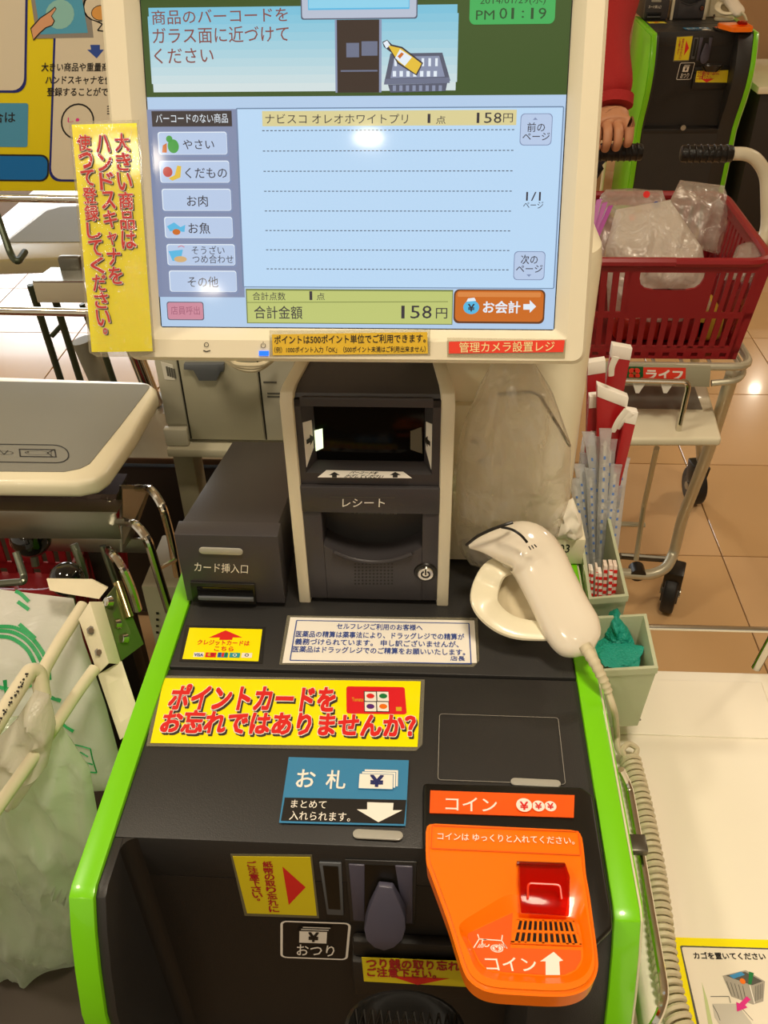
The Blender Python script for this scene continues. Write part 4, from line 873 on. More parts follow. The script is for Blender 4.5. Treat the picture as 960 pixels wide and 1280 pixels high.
tag(n2, 'teal foam fruit net lying crumpled at the front of the sage bin', 'fruit net', 'teal fruit nets')
# small cream box 03 with tissue on the rear deck
q0, q1 = aZ(692, 709, .8606), aZ(727, 709, .8606); bxh = aY(700, 674, q0.y).z
bx = thing('numbered_box', 'small cream box marked 03 behind the handheld scanner', 'box', (.18, q0.y+.03, .8606))
MB().box(q0.x-.03, q1.x, q0.y, q0.y+.05, .8656, bxh).build('carton', CREAM2, bx, .0015)
p = Pr((q0.x, q0.y, bxh), (q1.x, q0.y, bxh), (q0.x, q0.y, .8656), .0003); p.text('03', 699, 680, 712, 690, INK, 1, .006); p.build('number_print', bx)
ti = pillow([(688, 640), (684, 660), (680, 672)], [(716, 622), (727, 650), (729, 674)], [.80, .785, q0.y+.006], .01, 'tissue_pack', mat('white_tissue', '#e9e2cf', .6), None, 14, 12, .006, 50, 4, backf=.5)
tag(ti, 'white paper pack standing on the small box marked 03', 'paper pack')
# sachets, straws, red paper packs
rs = random.Random(11); ORD = 'first second third fourth fifth sixth seventh eighth ninth tenth eleventh twelfth thirteenth fourteenth fifteenth'.split()
SACH = mat('sachet_stripe', '#e9d8c8', .35); 
for k in range(12):
    x = 731+k*3.3; a = aZ(x, 743-k*.1, .79); Y = a.y+.012-.002*(k % 3)
    Y = .748+.002*(k % 3); lo = aY(x, 748, Y); lo.z = .815; hi = aY(x-1+rs.uniform(-3, 3), 703+rs.uniform(0, 12), Y+.012); w = .011; t = Vector((.0026, 0, 0)) if k < 6 else Vector((.004, 0, 0))
    s_ = tag(MB().loftp([[lo+Vector((0, -w/2, -.0)), lo+t+Vector((0, -w/2, -.0)), lo+t+Vector((0, w/2, -.0)), lo+Vector((0, w/2, -.0))], [hi+Vector((0, -w/2, 0)), hi+t+Vector((0, -w/2, 0)), hi+t+Vector((0, w/2, 0)), hi+Vector((0, w/2, 0))]]).build('sachet', SACH if k % 3 else WHITE, None, .0004), 'thin red and white sachet upright in the sage tub, '+ORD[k]+' from the till side', 'sachet', 'sachets in the sage tub')
    d = (hi-lo); base = lo+Vector((0, -w/2-.0002, 0))
    g = MB()
    for j in range(7):
        c_ = base+d*((j+.5)/7.5); g.ext([c_, c_+t, c_+t+d*.06, c_+d*.06], (0, -.0002, 0))
    g.build('sachet_print', RED, s_)
STRAWM = clearmat('straw_wrap', '#eef0f0', .18, .5, .4, 90)
tops = [(717, 598), (724, 580), (732, 566), (738, 585), (743, 545), (750, 560), (757, 536), (764, 548), (775, 556), (770, 580), (727, 612), (745, 600), (760, 590), (735, 540), (780, 572)]
for k, (x, y) in enumerate(tops):
    b = aZ(738+k*1.8, 722-(k % 3)*4, .80); hi = aY(x, y, b.y+.045+.006*(k % 3)); lo = b
    r = .0056; ax = (hi-lo); u = Vector((1, 0, 0)); w = ax.normalized().cross(u)
    s_ = tag(MB().loftp([[p_+u*(sx*rr)+w*(sy*rr*.5) for sx, sy in ((-1, -1), (1, -1), (1, 1), (-1, 1))] for p_, rr in ((lo, r), (lo+ax*.9, r), (hi, r*1.25))]).build('wrapped_straw', STRAWM, None, .0006), 'clear wrapped straw in the sage tub, '+ORD[k]+' set in the bunch', 'straw', 'wrapped straws in the sage tub')
    MB().tube([lo+ax*.02, lo+ax*.92], .002, 8).build('straw', WHITE, s_)
    g = MB()
    for j in range(9):
        c_ = lo+ax*(.25+j*.07)-w*(r*.55); c2 = c_ if w.y < 0 else lo+ax*(.25+j*.07)+w*(r*.55); s2 = -1 if w.y >= 0 else 1
        cc = lo+ax*(.25+j*.07)+(w if w.y < 0 else -w)*(r*.56); g.ext([cc-u*.0014, cc+u*.0010, cc+u*.0010+ax*.022, cc-u*.0014+ax*.022], (w if w.y < 0 else -w)*.0002)
    g.build('straw_print', mat('pale_blue_print', '#5a7fc0', .4), s_)
REDB = mat('red_pack', '#a8161c', .4)
RP_ = [((738, 520), (757, 516), (752, 455), (735, 458), 'red paper pack with a torn white top nearest the column', .93), ((754, 500), (772, 497), (783, 440), (764, 436), 'tall red paper pack standing at the back of the packs', .97),
       ((736, 556), (760, 552), (757, 498), (737, 500), 'red paper pack standing in front of the torn pack', .90), ((752, 540), (772, 545), (778, 500), (748, 486), 'red paper pack tilted with a wide white edge', .885),
       ((768, 575), (776, 580), (791, 520), (780, 518), 'narrow red paper pack leaning outwards over the straws', .875), ((738, 590), (768, 592), (770, 545), (740, 545), 'white paper pack half hidden by the straws', .895)]
for k, (a, b, c_, d_, lb, Y) in enumerate(RP_):
    mx_, my_ = (a[0]+b[0]+c_[0]+d_[0])/4, (a[1]+b[1]+c_[1]+d_[1])/4; a, b, c_, d_ = [(mx_+(x-mx_)*1.3+3, my_+(y-my_)*1.12) for x, y in (a, b, c_, d_)]
    q = [aY(*v, Y) for v in (a, b, c_, d_)]; q[0].z -= .05; q[1].z -= .05
    t = MB().ext(q, (0, .009, 0)).build('paper_pack', WHITE if k == 5 else REDB, None, .0008); tag(t, lb, 'paper pack', 'paper packs above the straws')
    e = [q[3], q[2], q[2]+(q[1]-q[2])*.13, q[3]+(q[0]-q[3])*.13]
    MB().ext([v+Vector((0, -.0006, .001)) for v in e], (0, .0112, 0)).build('white_edge', WHITE, t, .0005)
for k, (x, y, x2, y2) in enumerate(((764, 470, 770, 446), (766, 540, 784, 512), (772, 536, 790, 516))):
    t = tag(loft([aY(x, y, .88), aY((x+x2)/2-2, (y+y2)/2, .876), aY(x2, y2, .874)], [.003, .0035, .004], [.0008]*3, (0, -1, 0), 10, 4, 2).build('paper_spoon', WHITE, None), ('white paper tag curling out of the tall red pack', 'white wooden spoon leaning over the tilted red pack', 'second white spoon curving above the narrow red pack')[k], 'spoon')
hl = thing('pack_holder', 'clear holder with a cream back that carries the paper packs beside the column', 'holder', (.25, .93, .86))
MB().box(aY(742, 560, .93).x-.005, aY(772, 560, .93).x, .872, .985, .8607, aY(750, 575, .93).z).build('holder_box', STRAWM, hl, .001)
# ------------------------------------------------------------------ shopping baskets
BRED = mat('basket_red', '#8e1a20', .38, coat=.15)
def basket(rim, zr, h, shrink, label, name='shopping_basket', m=None, handles=True):
    """rim: four corners (front left, front right, back right, back left) at height zr"""
    m = m or BRED; R = [Vector((v[0], v[1], zr)) for v in rim]; c = sum(R, Vector())/4
    Bt = [Vector((c.x+(p.x-c.x)*shrink, c.y+(p.y-c.y)*shrink, zr-h)) for p in R]
    t = thing(name, label, 'basket', (c.x, c.y, zr-h))
    MB().tube(bendpath([R[0].lerp(R[1], .5)]+[R[1], R[2], R[3], R[0]]+[R[0].lerp(R[1], .5)], .04, 5), .008, 8).build('rim', m, t)
    MB().ext([Bt[0], Bt[1], Bt[2], Bt[3]], (0, 0, .004)).build('base', m, t)
    for i in range(4):
        a, b, a2, b2 = R[i], R[(i+1) % 4], Bt[i], Bt[(i+1) % 4]; nrm = (b-a).cross(a2-a).normalized()*.004; long = (i % 2 == 0); g = MB()
        def P(u, v): return (a*(1-u)+b*u)*(1-v)+(a2*(1-u)+b2*u)*v
        def pt(u0, u1, v0, v1): g.ext([P(u0, v0), P(u1, v0), P(u1, v1), P(u0, v1)], nrm)
        def bars(u0, u1, v0, v1, n, f=.55):
            w = (u1-u0)/n
            for k in range(n): pt(u0+w*k, u0+w*k+w*f, v0, v1)
            pt(u1, u1+w*f, v0, v1)
        pt(0, 1, 0, .10)
        if long:
            pt(.27, .33, .10, .27); pt(.67, .73, .10, .27); pt(.27, .73, .27, .5); pt(.0, .06, .1, 1)
            bars(.06, .25, .10, .5, 3); bars(.75, .93, .10, .5, 4); pt(.95, 1, .1, 1)
            for u, s in ((.33, 1), (.67, -1)): g.ext([P(u, .16), P(u+.012*s, .22), P(u+.035*s, .255), P(u+.08*s, .27), P(u, .27)], nrm)
        else:
            pt(0, .06, .1, 1); pt(.94, 1, .1, 1); bars(.06, .92, .10, .5, 14)
        pt(0, 1, .5, .56); bars(.06, .93, .56, .88, 14); pt(0, 1, .86, .93); bars(.06, .93, .93, 1, 10)
        g.build('side_wall', m, t, sharp=30)
    if handles:
        for s_, (i, j) in ((0, (0, 1)), (1, (3, 2))):
            a, b = R[i].lerp(R[j], .0), R[i].lerp(R[j], 1.0); iy = (R[3]-R[0])*(.06 if s_ == 0 else -.06)
            tb([a.lerp(b, .16)+Vector((0, 0, .004)), a.lerp(b, .18)+iy, a.lerp(b, .82)+iy, a.lerp(b, .84)+Vector((0, 0, .004))], .0045, 'handle', m, t, 8, .02)
    return t, R, Bt
zr_ = aY(850, 328, 1.43).z; bh_ = zr_-aY(830, 446, 1.455).z
FRc = aY(966, 330, 1.43); BRc = aZ(916, 244, zr_); x_l = FRc.x-.315
bk, RR, BB = basket([(x_l, 1.43), (FRc.x, 1.43), (min(BRc.x+.02, FRc.x+.008), BRc.y), (x_l+.0, BRc.y)], zr_, bh_, .90, 'dark red shopping basket full of plastic bags on the steel cart', handles=False)
# bags in the basket
POLY2 = clearmat('milky_film', '#fbf5e8', .2, .72, 1.0, 26, gmin=.06)
def bagt(o, label): return tag(o, label, 'plastic bag')
g1 = bagt(pillow([(770, 262), (757, 310), (760, 400)], [(838, 250), (878, 310), (892, 400)], [1.60, 1.54, 1.52], .05, 'plastic_bag', POLY2, None, 26, 26, .016, 14, 8, backf=.9), 'white plastic bag bulging at the front of the red basket')
g2 = bagt(pillow([(757, 237), (735, 270), (722, 330)], [(828, 238), (840, 275), (830, 330)], [1.70, 1.66, 1.62], .05, 'plastic_bag', BAGC, None, 24, 24, .014, 16, 9, backf=.9), 'clear plastic bag with purple stripes leaning in the red basket')
PUR = mat('purple_stripe', '#a02a90', .4)
for k in range(3):
    a = aY(746+k*7, 250+k*4, 1.615); b = aY(733+k*4, 300, 1.575); MB().loftp([[a, a+Vector((.009, 0, .002)), a+Vector((.009, .002, .002)), a+Vector((0, .002, 0))], [b, b+Vector((.009, 0, 0)), b+Vector((.009, .002, 0)), b+Vector((0, .002, 0))]]).build('purple_stripe', PUR, g2)
for k, (x, y, m_) in enumerate(((808, 243, RED), (820, 256, BLUE), (797, 262, GOLD), (790, 272, ORANGE2))):
    q = aY(x, y, 1.61); MB().disc(q, (0, -1, .3), .006, .002, 10).build('bag_mark', m_, g2)
g3 = bagt(pillow([(850, 225), (838, 250), (835, 300)], [(905, 232), (915, 262), (905, 320)], [1.77, 1.73, 1.70], .03, 'plastic_bag', BAGC, None, 22, 20, .014, 14, 12, backf=.9), 'thin clear bag standing up at the back of the red basket')
g4 = bagt(pillow([(925, 308), (915, 325), (905, 350)], [(955, 302), (960, 325), (955, 350)], [1.52, 1.50, 1.48], .03, 'plastic_bag', BAGC, None, 12, 12, .012, 20, 4, backf=.9), 'small clear bag tucked in the corner of the red basket')
for k, (x, y, m_, s_, lb) in enumerate(((800, 420, mat('tomato_pack', '#d8341c', .4), .05, 'red food pack at the bottom of the red basket under the white bag'), (850, 418, mat('red_meat_pack', '#b82420', .4), .055, 'dark red food pack lying beside the tomato red one in the basket'), (882, 415, mat('yellow_pack', '#d9b43c', .4), .028, 'yellow food pack near the corner of the red basket'))):
    q = aY(x, y, 1.51); tag(MB().box(q.x-s_, q.x+s_, 1.50, 1.60, max(q.z-.03, zr_-bh_+.006), q.z+.04).build('food_pack', m_, None, .012, 3), lb, 'food pack')
# ------------------------------------------------------------------ cart
CT = mat('cart_cream_tube', '#c9c5ae', .35, .55)
cart = thing('shopping_cart', 'steel framed shopping cart carrying the red basket', 'shopping cart', (BB[0].x+.2, 1.7, 0))
zb_ = zr_-bh_
fx0, fx1 = min(BB[0].x, BB[3].x)-.026, max(BB[1].x, BB[2].x)+.016
f0, f1 = BB[0].y-.024, BB[2].y+.024
MB().tube(bendpath([(fx0+.2, f0, zb_-.002), (fx1, f0, zb_-.002), (fx1, f1, zb_-.002), (fx0, f1, zb_-.002), (fx0, f0, zb_-.002), (fx0+.2, f0, zb_-.002)], .035), .0075, 10).build('basket_ring', CT, cart)
MB().tube(bendpath([(aY(889, 480, f0).x, f0, zb_-.035), (fx1-.02, f0, zb_-.03), (fx1, f0+.03, zb_-.028), (fx1, f1, zb_-.03)], .03), .006, 10).build('lower_rail', CT, cart)
for k in range(7):
    x = fx0+.02+(fx1-fx0-.04)*k/6; MB().tube([(x, f0, zb_-.0035), (x, f1, zb_-.0035)], .003, 6).build('cross_wire', CT, cart)
sY = f0-.010; pl = [aY(757, 454, sY), aY(889, 458, sY), aY(887, 484, sY), aY(757, 480, sY)]
MB().ext(pl, (0, .004, 0)).build('sign_plate', mat('plate_grey', '#a9a58c', .45), cart, .001)
SP = ((0, sY, 0), (0, 1, 0))
p = prq([(783, 459), (857, 460), (857, 477), (783, 476)], SP, .0006)
p.rect(782, 458, 804, 476, mat('clover_green', '#135a2c', .4), 1); p.rect(804, 459, 857, 477, REDL, 1)
for k in range(4): a = math.pi/4+k*math.pi/2; p.circ(793+4.2*math.cos(a), 466.5+4.2*math.sin(a), 4, REDL, 2)
p.ring(793, 466.5, 2, .8, GREENP, 3); p.line([(793, 470), (797, 475)], 1, REDL, 2)
p.text('ライフ', 808, 462, 853, 474, WHITE, 2, .035, 0, 475); p.build('sign_print', cart)
# front shelf with its wire loop
zS = .665; shf = [aZ(740, 478, zS), aZ(884, 480, zS), aZ(903, 548, zS), aZ(740, 548, zS)]
MB().ext([v+Vector((0, 0, -.018)) for v in shf], (0, 0, .018)).build('shelf', CREAM2, cart, .006, 3)
MB().ext([aZ(x, y, zS) for x, y in [(740, 482), (868, 484), (878, 512), (740, 510)]], (0, 0, .001)).build('shelf_mat', mat('shelf_grey', '#8b877c', .3, .4), cart)
lq = aZ(848, 538, zS)
tb([aZ(745, 534, zS), aY(745, 474, lq.y), aY(862, 477, lq.y), lq], .005, 'wire_loop', CHROME, cart, 10, .015)
for x in (798, 833):
    q = aY(x, 484, lq.y); MB().loftp([[q+Vector((-.012, 0, .01)), q+Vector((.012, 0, .01)), q+Vector((.012, .003, .01)), q+Vector((-.012, .003, .01))], [q+Vector((-.003, 0, -.012)), q+Vector((.003, 0, -.012)), q+Vector((.003, .003, -.012)), q+Vector((-.003, .003, -.012))]]).build('hook_tab', WHITE, cart)
# legs and wheels
wf, wr = aZ(838, 738, .055), aZ(868, 606, .055)
lx = fx1-.02
leg = [(lx, f0+.03, zb_-.03), aY(884, 568, f0+.12), aY(852, 650, f0+.2), aY(843, 690, wf.y-.01), aY(833, 711, wf.y-.05), aY(812, 719, wf.y-.06), aY(770, 716, wf.y-.06)]
tb(leg, .0125, 'frame_tube', CT, cart, 12, .05)
lg2 = [(v[0]-.0, v[1], v[2]) for v in [aY(821, 560, f0+.1), aY(805, 632, f0+.2), aY(795, 700, wf.y-.05)]]
tb(lg2, .006, 'brace', CT, cart, 8); tb([aY(750, 654, f0+.22), aY(806, 656, f0+.22)], .006, 'brace', CT, cart, 8)
tb([aY(775, 695, wf.y), aY(845, 700, wf.y+.03)], .008, 'brace', DSTEEL, cart, 8)
tb([(fx1-.02, f1, zb_-.03), (wr.x, wr.y, .14)], .0105, 'frame_tube', CT, cart, 12)
TYRE = mat('tyre_black', '#1c1a18', .5)
for q, d in ((wf, Vector((1, -.35, 0))), (wr, Vector((1, .15, 0)))):
    d = d.normalized(); s = d.cross(Vector((0, 0, 1)))
    w = MB().disc(q-d*.016, d, .056, .032, 26).build('wheel', TYRE, cart, .006, 3)
    MB().disc(q-d*.020, d, .030, .040, 20).build('hub', mat('hub_grey', '#4a4844', .5), w); MB().disc(q-d*.024, d, .012, .048, 14).build('axle_cap', STEEL, w)
    MB().loftp([[q+d*(k*.022)+Vector((0, 0, -.0))+s*a for a in (-.016, .016)]+[q+d*(k*.022)+Vector((0, 0, .075))+s*a for a in (.03, -.03)] for k in (-1, 1)]).build('fork', BLACK, cart, .004)
q = aY(796, 720, wf.y-.06); MB().disc(q+Vector((0, .02, .01)), (0, -1, 0), .018, .03, 14).build('tube_cap', BLACK, cart)
# handle bars at the far side
hy = 1.97
h0, h1 = aY(740, 191, hy), aY(803, 190, hy); h2, h3 = aY(851, 192, hy), aY(916, 192, hy)
GR = mat('grip_rubber', '#171512', .35, bump=.9, bscale=160)
MB().tube([h0-Vector((.08, 0, 0)), h1], [.017, .017], 14).build('grip', GR, cart, .004); MB().tube([h2, h3], [.017, .017], 14).build('grip', GR, cart, .004)
for a, b in ((h0-Vector((.08, 0, 0)), h1), (h2, h3)):
    n_ = int((b-a).length/.012)
    for k in range(1, n_): MB().tube(arc(a.lerp(b, k/n_), .0175, 0, 360, 14, (0, 1, 0), (0, 0, 1))[:-1], .0016, 5, True).build('grip_rib', GR, cart)
tb([h3-Vector((.02, 0, 0)), aY(940, 192, hy), aY(958, 216, hy), aY(960, 300, 1.93), (fx1, f1, zb_)], .0135, 'handle_tube', mat('handle_cream', '#d8cfb4', .35), cart, 14, .05)
tb([h0-Vector((.1, 0, 0)), aY(690, 192, hy), (fx0, 1.93, zr_-.05), (fx0, f1, zb_)], .0135, 'handle_tube', mat('handle_cream', ''), cart, 14, .05)
lf = aY(770, 716, wf.y-.06); tb([(fx0+.02, f0+.03, zb_-.03), (fx0+.01, wf.y-.08, .2), (fx0+.03, wf.y-.06, lf.z), lf], .0125, 'frame_tube', CT, cart, 12, .05)
for y_ in (wf.y, wr.y): MB().disc((fx0+.03, y_, .056), (1, 0, 0), .056, .03, 22).build('wheel', TYRE, cart, .005)
tb([(fx0+.02, f1, zb_-.03), (fx0+.045, wr.y, .12)], .0125, 'frame_tube', CT, cart, 12)
# ------------------------------------------------------------------ person behind the cart
SLV = mat('red_knit', '#a8201f', .8, bump=.5, bscale=260); TRS = mat('dark_trousers', '#2a2a30', .8)
def skin(pts, edges, radii, name, m, parent, root=0, sub=2):
    me = bpy.data.meshes.new(name); off = root_of(parent).location; me.from_pydata([tuple(Vector(p)-off) for p in pts], edges, []); o = bpy.data.objects.new(name, me); COL.objects.link(o); o.parent = parent
    md = o.modifiers.new('skin', 'SKIN'); md.use_smooth_shade = True
    for i, r in enumerate(radii): v = me.skin_vertices[0].data[i]; v.radius = (r if isinstance(r, tuple) else (r, r)); v.use_root = (i == root)
    s = o.modifiers.new('sub', 'SUBSURF'); s.levels = s.render_levels = sub; me.materials.append(m); return o
hd = aY(764, 158, 1.965); wr_ = aY(770, 128, 2.0); el = aY(752, 50, 2.13); px_ = aY(672, 100, 2.30).x
per = thing('person', 'person in a red knitted sweater with a fist on the cart grip', 'person', (px_, 2.36, 0))
pv = Vector((px_, 2.36, .92))
sh = Vector((px_+.17, 2.34, 1.36))
body = skin([pv, pv+Vector((0, 0, .18)), pv+Vector((0, -.01, .38)), pv+Vector((0, 0, .50)), sh, el, wr_, pv+Vector((-.17, 0, .44)), pv+Vector((-.24, -.05, .2)), pv+Vector((-.22, -.2, .08))],
    [(0, 1), (1, 2), (2, 3), (3, 4), (4, 5), (5, 6), (3, 7), (7, 8), (8, 9)], [(.16, .11), (.15, .105), (.18, .11), (.09, .08), (.075, .075), (.058, .058), (.043, .043), .07, .055, .04], 'sweater', SLV, per)
tb([wr_+Vector((0, .006, .012)), wr_+(hd-wr_)*.14], .036, 'cuff', SLV, per, 16)
skin([pv+Vector((0, 0, .0)), pv+Vector((-.09, 0, -.08)), pv+Vector((-.10, -.01, -.45)), pv+Vector((-.10, .02, -.84)), pv+Vector((.09, 0, -.08)), pv+Vector((.10, -.01, -.45)), pv+Vector((.10, .02, -.84))], [(0, 1), (1, 2), (2, 3), (0, 4), (4, 5), (5, 6)], [(.15, .11), .095, .065, .05, .095, .065, .05], 'trousers', TRS, per)
for s in (-.1, .1): loft([(px_+s, 2.42, .045), (px_+s, 2.36, .05), (px_+s, 2.26, .035), (px_+s, 2.2, .03)], [.035, .045, .045, .02], [.035, .04, .03, .015], (0, 0, 1), 14, 4, 2.2).build('shoe', BLACK, per)
hdv = pv+Vector((0, 0, .70))
loft([hdv+Vector((0, 0, -.22)), hdv+Vector((0, 0, -.13)), hdv+Vector((0, -.015, -.08)), hdv+Vector((0, -.01, 0)), hdv+Vector((0, 0, .09)), hdv+Vector((0, 0, .118))], [.05, .052, .062, .076, .06, .015], [.05, .055, .08, .095, .08, .02], (0, 1, 0), 20, 5, 2).build('head', SKIN, per)
loft([hdv+Vector((0, .035, -.09)), hdv+Vector((0, .03, 0)), hdv+Vector((0, .012, .08)), hdv+Vector((0, .01, .13))], [.06, .082, .074, .02], [.06, .08, .092, .03], (0, 1, 0), 20, 5, 2).build('hair', BLACK, per)
MB().ball(hdv+Vector((0, -.108, -.02)), .012, 10, (.8, 1, 1.4)).build('nose', SKIN, per)
for s in (-1, 1):
    MB().ball(hdv+Vector((s*.03, -.092, .01)), .010, 10, (1.2, .6, .7)).build('eye', INK, per); MB().ball(hdv+Vector((s*.078, 0, -.01)), .02, 10, (.35, .7, 1.2)).build('ear', SKIN, per)
MB().ball(hdv+Vector((0, -.095, -.058)), .02, 10, (1, .35, .25)).build('mouth', mat('lips', '#a05848', .5), per)
# the other hand rests at the end of the other sleeve
lh = pv+Vector((-.22, -.2, .08)); P0 = [lh, lh+Vector((.01, -.05, -.02)), lh+Vector((.015, -.10, -.045))]; E0 = [(0, 1), (1, 2)]; R0 = [(.028, .022), (.038, .018), (.036, .015)]
for f in range(4):
    i = len(P0); b_ = lh+Vector((-.015+.018*f, -.11, -.045)); L = (.8, 1, .95, .75)[f]; P0 += [b_, b_+Vector((0, -.03*L, -.012)), b_+Vector((0, -.045*L, -.03*L))]; E0 += [(2, i), (i, i+1), (i+1, i+2)]; R0 += [.0095, .009, .0075]
i = len(P0); P0 += [lh+Vector((.05, -.07, -.03)), lh+Vector((.062, -.10, -.045))]; E0 += [(1, i), (i, i+1)]; R0 += [.012, .009]
skin(P0, E0, R0, 'hand', SKIN, per)
# fist: palm loft, four curled fingers, thumb
k_ = aY(766, 150, 1.95)
X1, Z1 = Vector((1, 0, 0)), Vector((0, 0, 1)); Yv = Vector((0, 1, 0))
hb_ = [wr_+(hd-wr_)*.05, wr_.lerp(hd, .45), hd+Vector((0, 0, .006)), hd+Vector((-.004, -.012, -.028))]
pts = [hb_[0], hb_[1], hb_[2], hb_[3]]; ed = [(0, 1), (1, 2), (2, 3)]; rad = [(.029, .024), (.034, .026), (.040, .028), (.030, .022)]
for f in range(4):
    bs = hd+Vector((-.034+.022*f, -.014, .006)); L = (.9, 1.05, 1.0, .82)[f]; i = len(pts)
    ps_ = [bs, bs+Vector((0, -.022*L, -.006)), bs+Vector((0, -.030*L, -.026)), bs+Vector((0, -.016, -.042*L)), bs+Vector((0, .004, -.040*L))]
    pts += ps_; ed += [(2, i), (i, i+1), (i+1, i+2), (i+2, i+3), (i+3, i+4)]; rad += [.011, .0105, .010, .009, .008]
i = len(pts); bs = hd+Vector((-.045, -.006, .0)); pts += [bs, bs+Vector((-.008, -.022, -.016)), bs+Vector((.006, -.036, -.028)), bs+Vector((.022, -.040, -.032))]; ed += [(1, i), (i, i+1), (i+1, i+2), (i+2, i+3)]; rad += [.014, .012, .011, .009]
skin(pts, ed, rad, 'hand', SKIN, per)
# ------------------------------------------------------------------ the next till along, behind the cart
def copy_tree(o, d, parent=None, lab=None):
    c = o.copy(); COL.objects.link(c)
    if parent is None: c.location = o.location+d
    c.parent = parent
    if lab: c['label'] = lab
    for ch in list(o.children): copy_tree(ch, d, c)
    return c
tgt = aZ(821, 42, .8565); D = tgt-Vector((XL+ST, YK, .8565)); D.z = 0
for o, lb in ((kiosk, 'farther charcoal and lime self-checkout cabinet beyond the cart'), (ru, 'receipt unit on the farther self-checkout till'), (crd0, 'scanner cradle on the farther self-checkout till'), (scn0, 'handheld scanner on the farther self-checkout till'), (cr, 'card reader box on the farther self-checkout till'), (colm, 'cream column on the farther self-checkout till')):
    c = copy_tree(o, D, None, lb)
    if o is colm: c.location.x += .03
# waist of the farther till: dark lower cabinet fronts, lock
q = D+Vector((KX-.02, .388, .47)); MB().disc(q, (0, -1, 0), .012, .01, 14).build('lower_lock', STEEL, bpy.data.objects['self_checkout_till.001'])
# table and steel tray beside it, wall rack to its left
t2 = thing('side_counter', 'dark counter with a cream tray top beside the farther till', 'counter', (XR+D.x+.45, D.y+.6, 0))
MB().box(XR+D.x+.06, XR+D.x+1.1, D.y+.35, D.y+.95, 0, .62).build('counter_body', mat('dark_counter', '#2c2620', .6), t2, .004)
MB().box(XR+D.x+.04, XR+D.x+1.12, D.y+.33, D.y+.97, .62, .65).build('counter_top', CREAM2, t2, .004)
t4 = thing('far_cabinet', 'tall cream cabinet between the monitor and the farther till', 'cabinet', (D.x-.75, D.y+1.2, 0))
MB().box(D.x-1.1, D.x-.42, D.y+.9, D.y+1.4, 0, 1.6).build('cabinet_body', CREAM2, t4, .006)
for k in range(3): MB().box(D.x-1.08, D.x-.44, D.y+.885, D.y+.9, .1+k*.5, .56+k*.5).build('door', mat('pale_door', '#d9cfae', .45), t4, .004)
# bag rack with hanging clear bags at the farther till's side
rk = thing('bag_rack', 'cream wire bag rack standing beside the farther till', 'rack', (XL+D.x-.14, D.y+.6, 0))
for dx in (0, .1): tb([(XL+D.x-.20+dx, D.y+.55, 0), (XL+D.x-.20+dx, D.y+.55, 1.05), (XL+D.x-.20+dx, D.y+.35, 1.08)], .008, 'rack_post', CREAM2, rk, 8, .02)
tb([(XL+D.x-.20, D.y+.55, .95), (XL+D.x-.10, D.y+.55, .95)], .006, 'rack_bar', CREAM2, rk, 8); tb([(XL+D.x-.20, D.y+.55, .06), (XL+D.x-.10, D.y+.55, .06)], .006, 'rack_bar', CREAM2, rk, 8)
# ------------------------------------------------------------------ left: instruction board
bY = 1.62; BPn = ((0, bY, 0), (0, 1, 0))
bd = thing('instruction_board', 'yellow edged instruction board with blue and white panels left of the monitor', 'sign board', (-.75, bY, 0))
bl_ = aY(80, 239, bY).z; X0b, X1b = aY(-75, 120, bY).x, aY(225, 120, bY).x
MB().box(X0b-.6, X1b, bY, bY+.02, bl_, bl_+.62).build('panel', mat('board_yellow', '#e8d418', .4), bd, .002)
for x in (X0b-.55, X1b-.02): tb([(x, bY+.035, 0 if x < -.6 else aY(120, 569, 1.56).z+.0455), (x, bY+.035, bl_+.5)], .012, 'post', CREAM2, bd, 10)
p = prq([(0, 0), (220, 0), (220, 239), (0, 239)], BPn, .0006)
PW = mat('board_paper', '#d8ccb2', .5); NV = mat('navy_line', '#1c2470', .4)
p.img = True
def rrq(x0, y0, x1, y1, m, lv, r=.08): p.rr(x0, y0, x1, y1, r, m, lv)
# panels follow the board's own axes
def box_at(xl, yt, xr, yb, m, lv, r):
    a = p.loc(xl, yt if yt > -50 else -50); b = p.loc(xr, yb); i = p.img; p.img = False; p.rr(a[0], a[1], b[0], b[1], r, m, lv); p.img = i
def lbox(u0, v0, u1, v1, m, lv, r=.02):
    q = rrpts(u0, v0, u1, v1, r); p.raw(q, [list(range(len(q)))], m, lv)
ul, vt = p.loc(83, 224); u2, _v = p.loc(29, 110); u0, _v = p.loc(-60, 100)
a1 = p.loc(68, 224); 
# right white panel
uL = p.loc(22, 0)[0]; 
R_L = p.loc(62, 190)[0]; R_B = p.loc(90, 227)[1]
lbox(R_L, -.25, R_L+.42, R_B, NV, 1); lbox(R_L+.004, -.25, R_L+.42, R_B-.004, PW, 2)
L_R = p.loc(33, 100)[0]; L_B = p.loc(10, 116)[1]
lbox(L_R-.42, -.25, L_R, L_B, NV, 1); lbox(L_R-.42, -.25, L_R-.004, L_B-.004, PW, 2)
c0_ = p.loc(40, 129); c1_ = p.loc(49, 184); lbox(L_R-.42, c0_[1], L_R+.004, c1_[1], mat('board_light_blue', '#4a92b4', .4), 1, .004)
c2_ = p.loc(30, 193); c3_ = p.loc(60, 227); lbox(L_R-.42, c2_[1], p.loc(61, 215)[0], c3_[1], INK, 1, .015); lbox(L_R-.42, c2_[1]+.003, p.loc(61, 215)[0]-.003, c3_[1]-.003, MBLUE, 2, .013)
p.text('合は', -10, 140, 19, 153, INK, 3, .01)
p.text('大きい商品や重量商品は', 52, 79, 155, 89, INK, 3, .018, 0, 89); p.text('ハンドスキャナを使って', 57, 95, 158, 105, INK, 3, .018, 0, 105); p.text('登録することができます', 59, 110, 164, 120, INK, 3, .018, 0, 120)
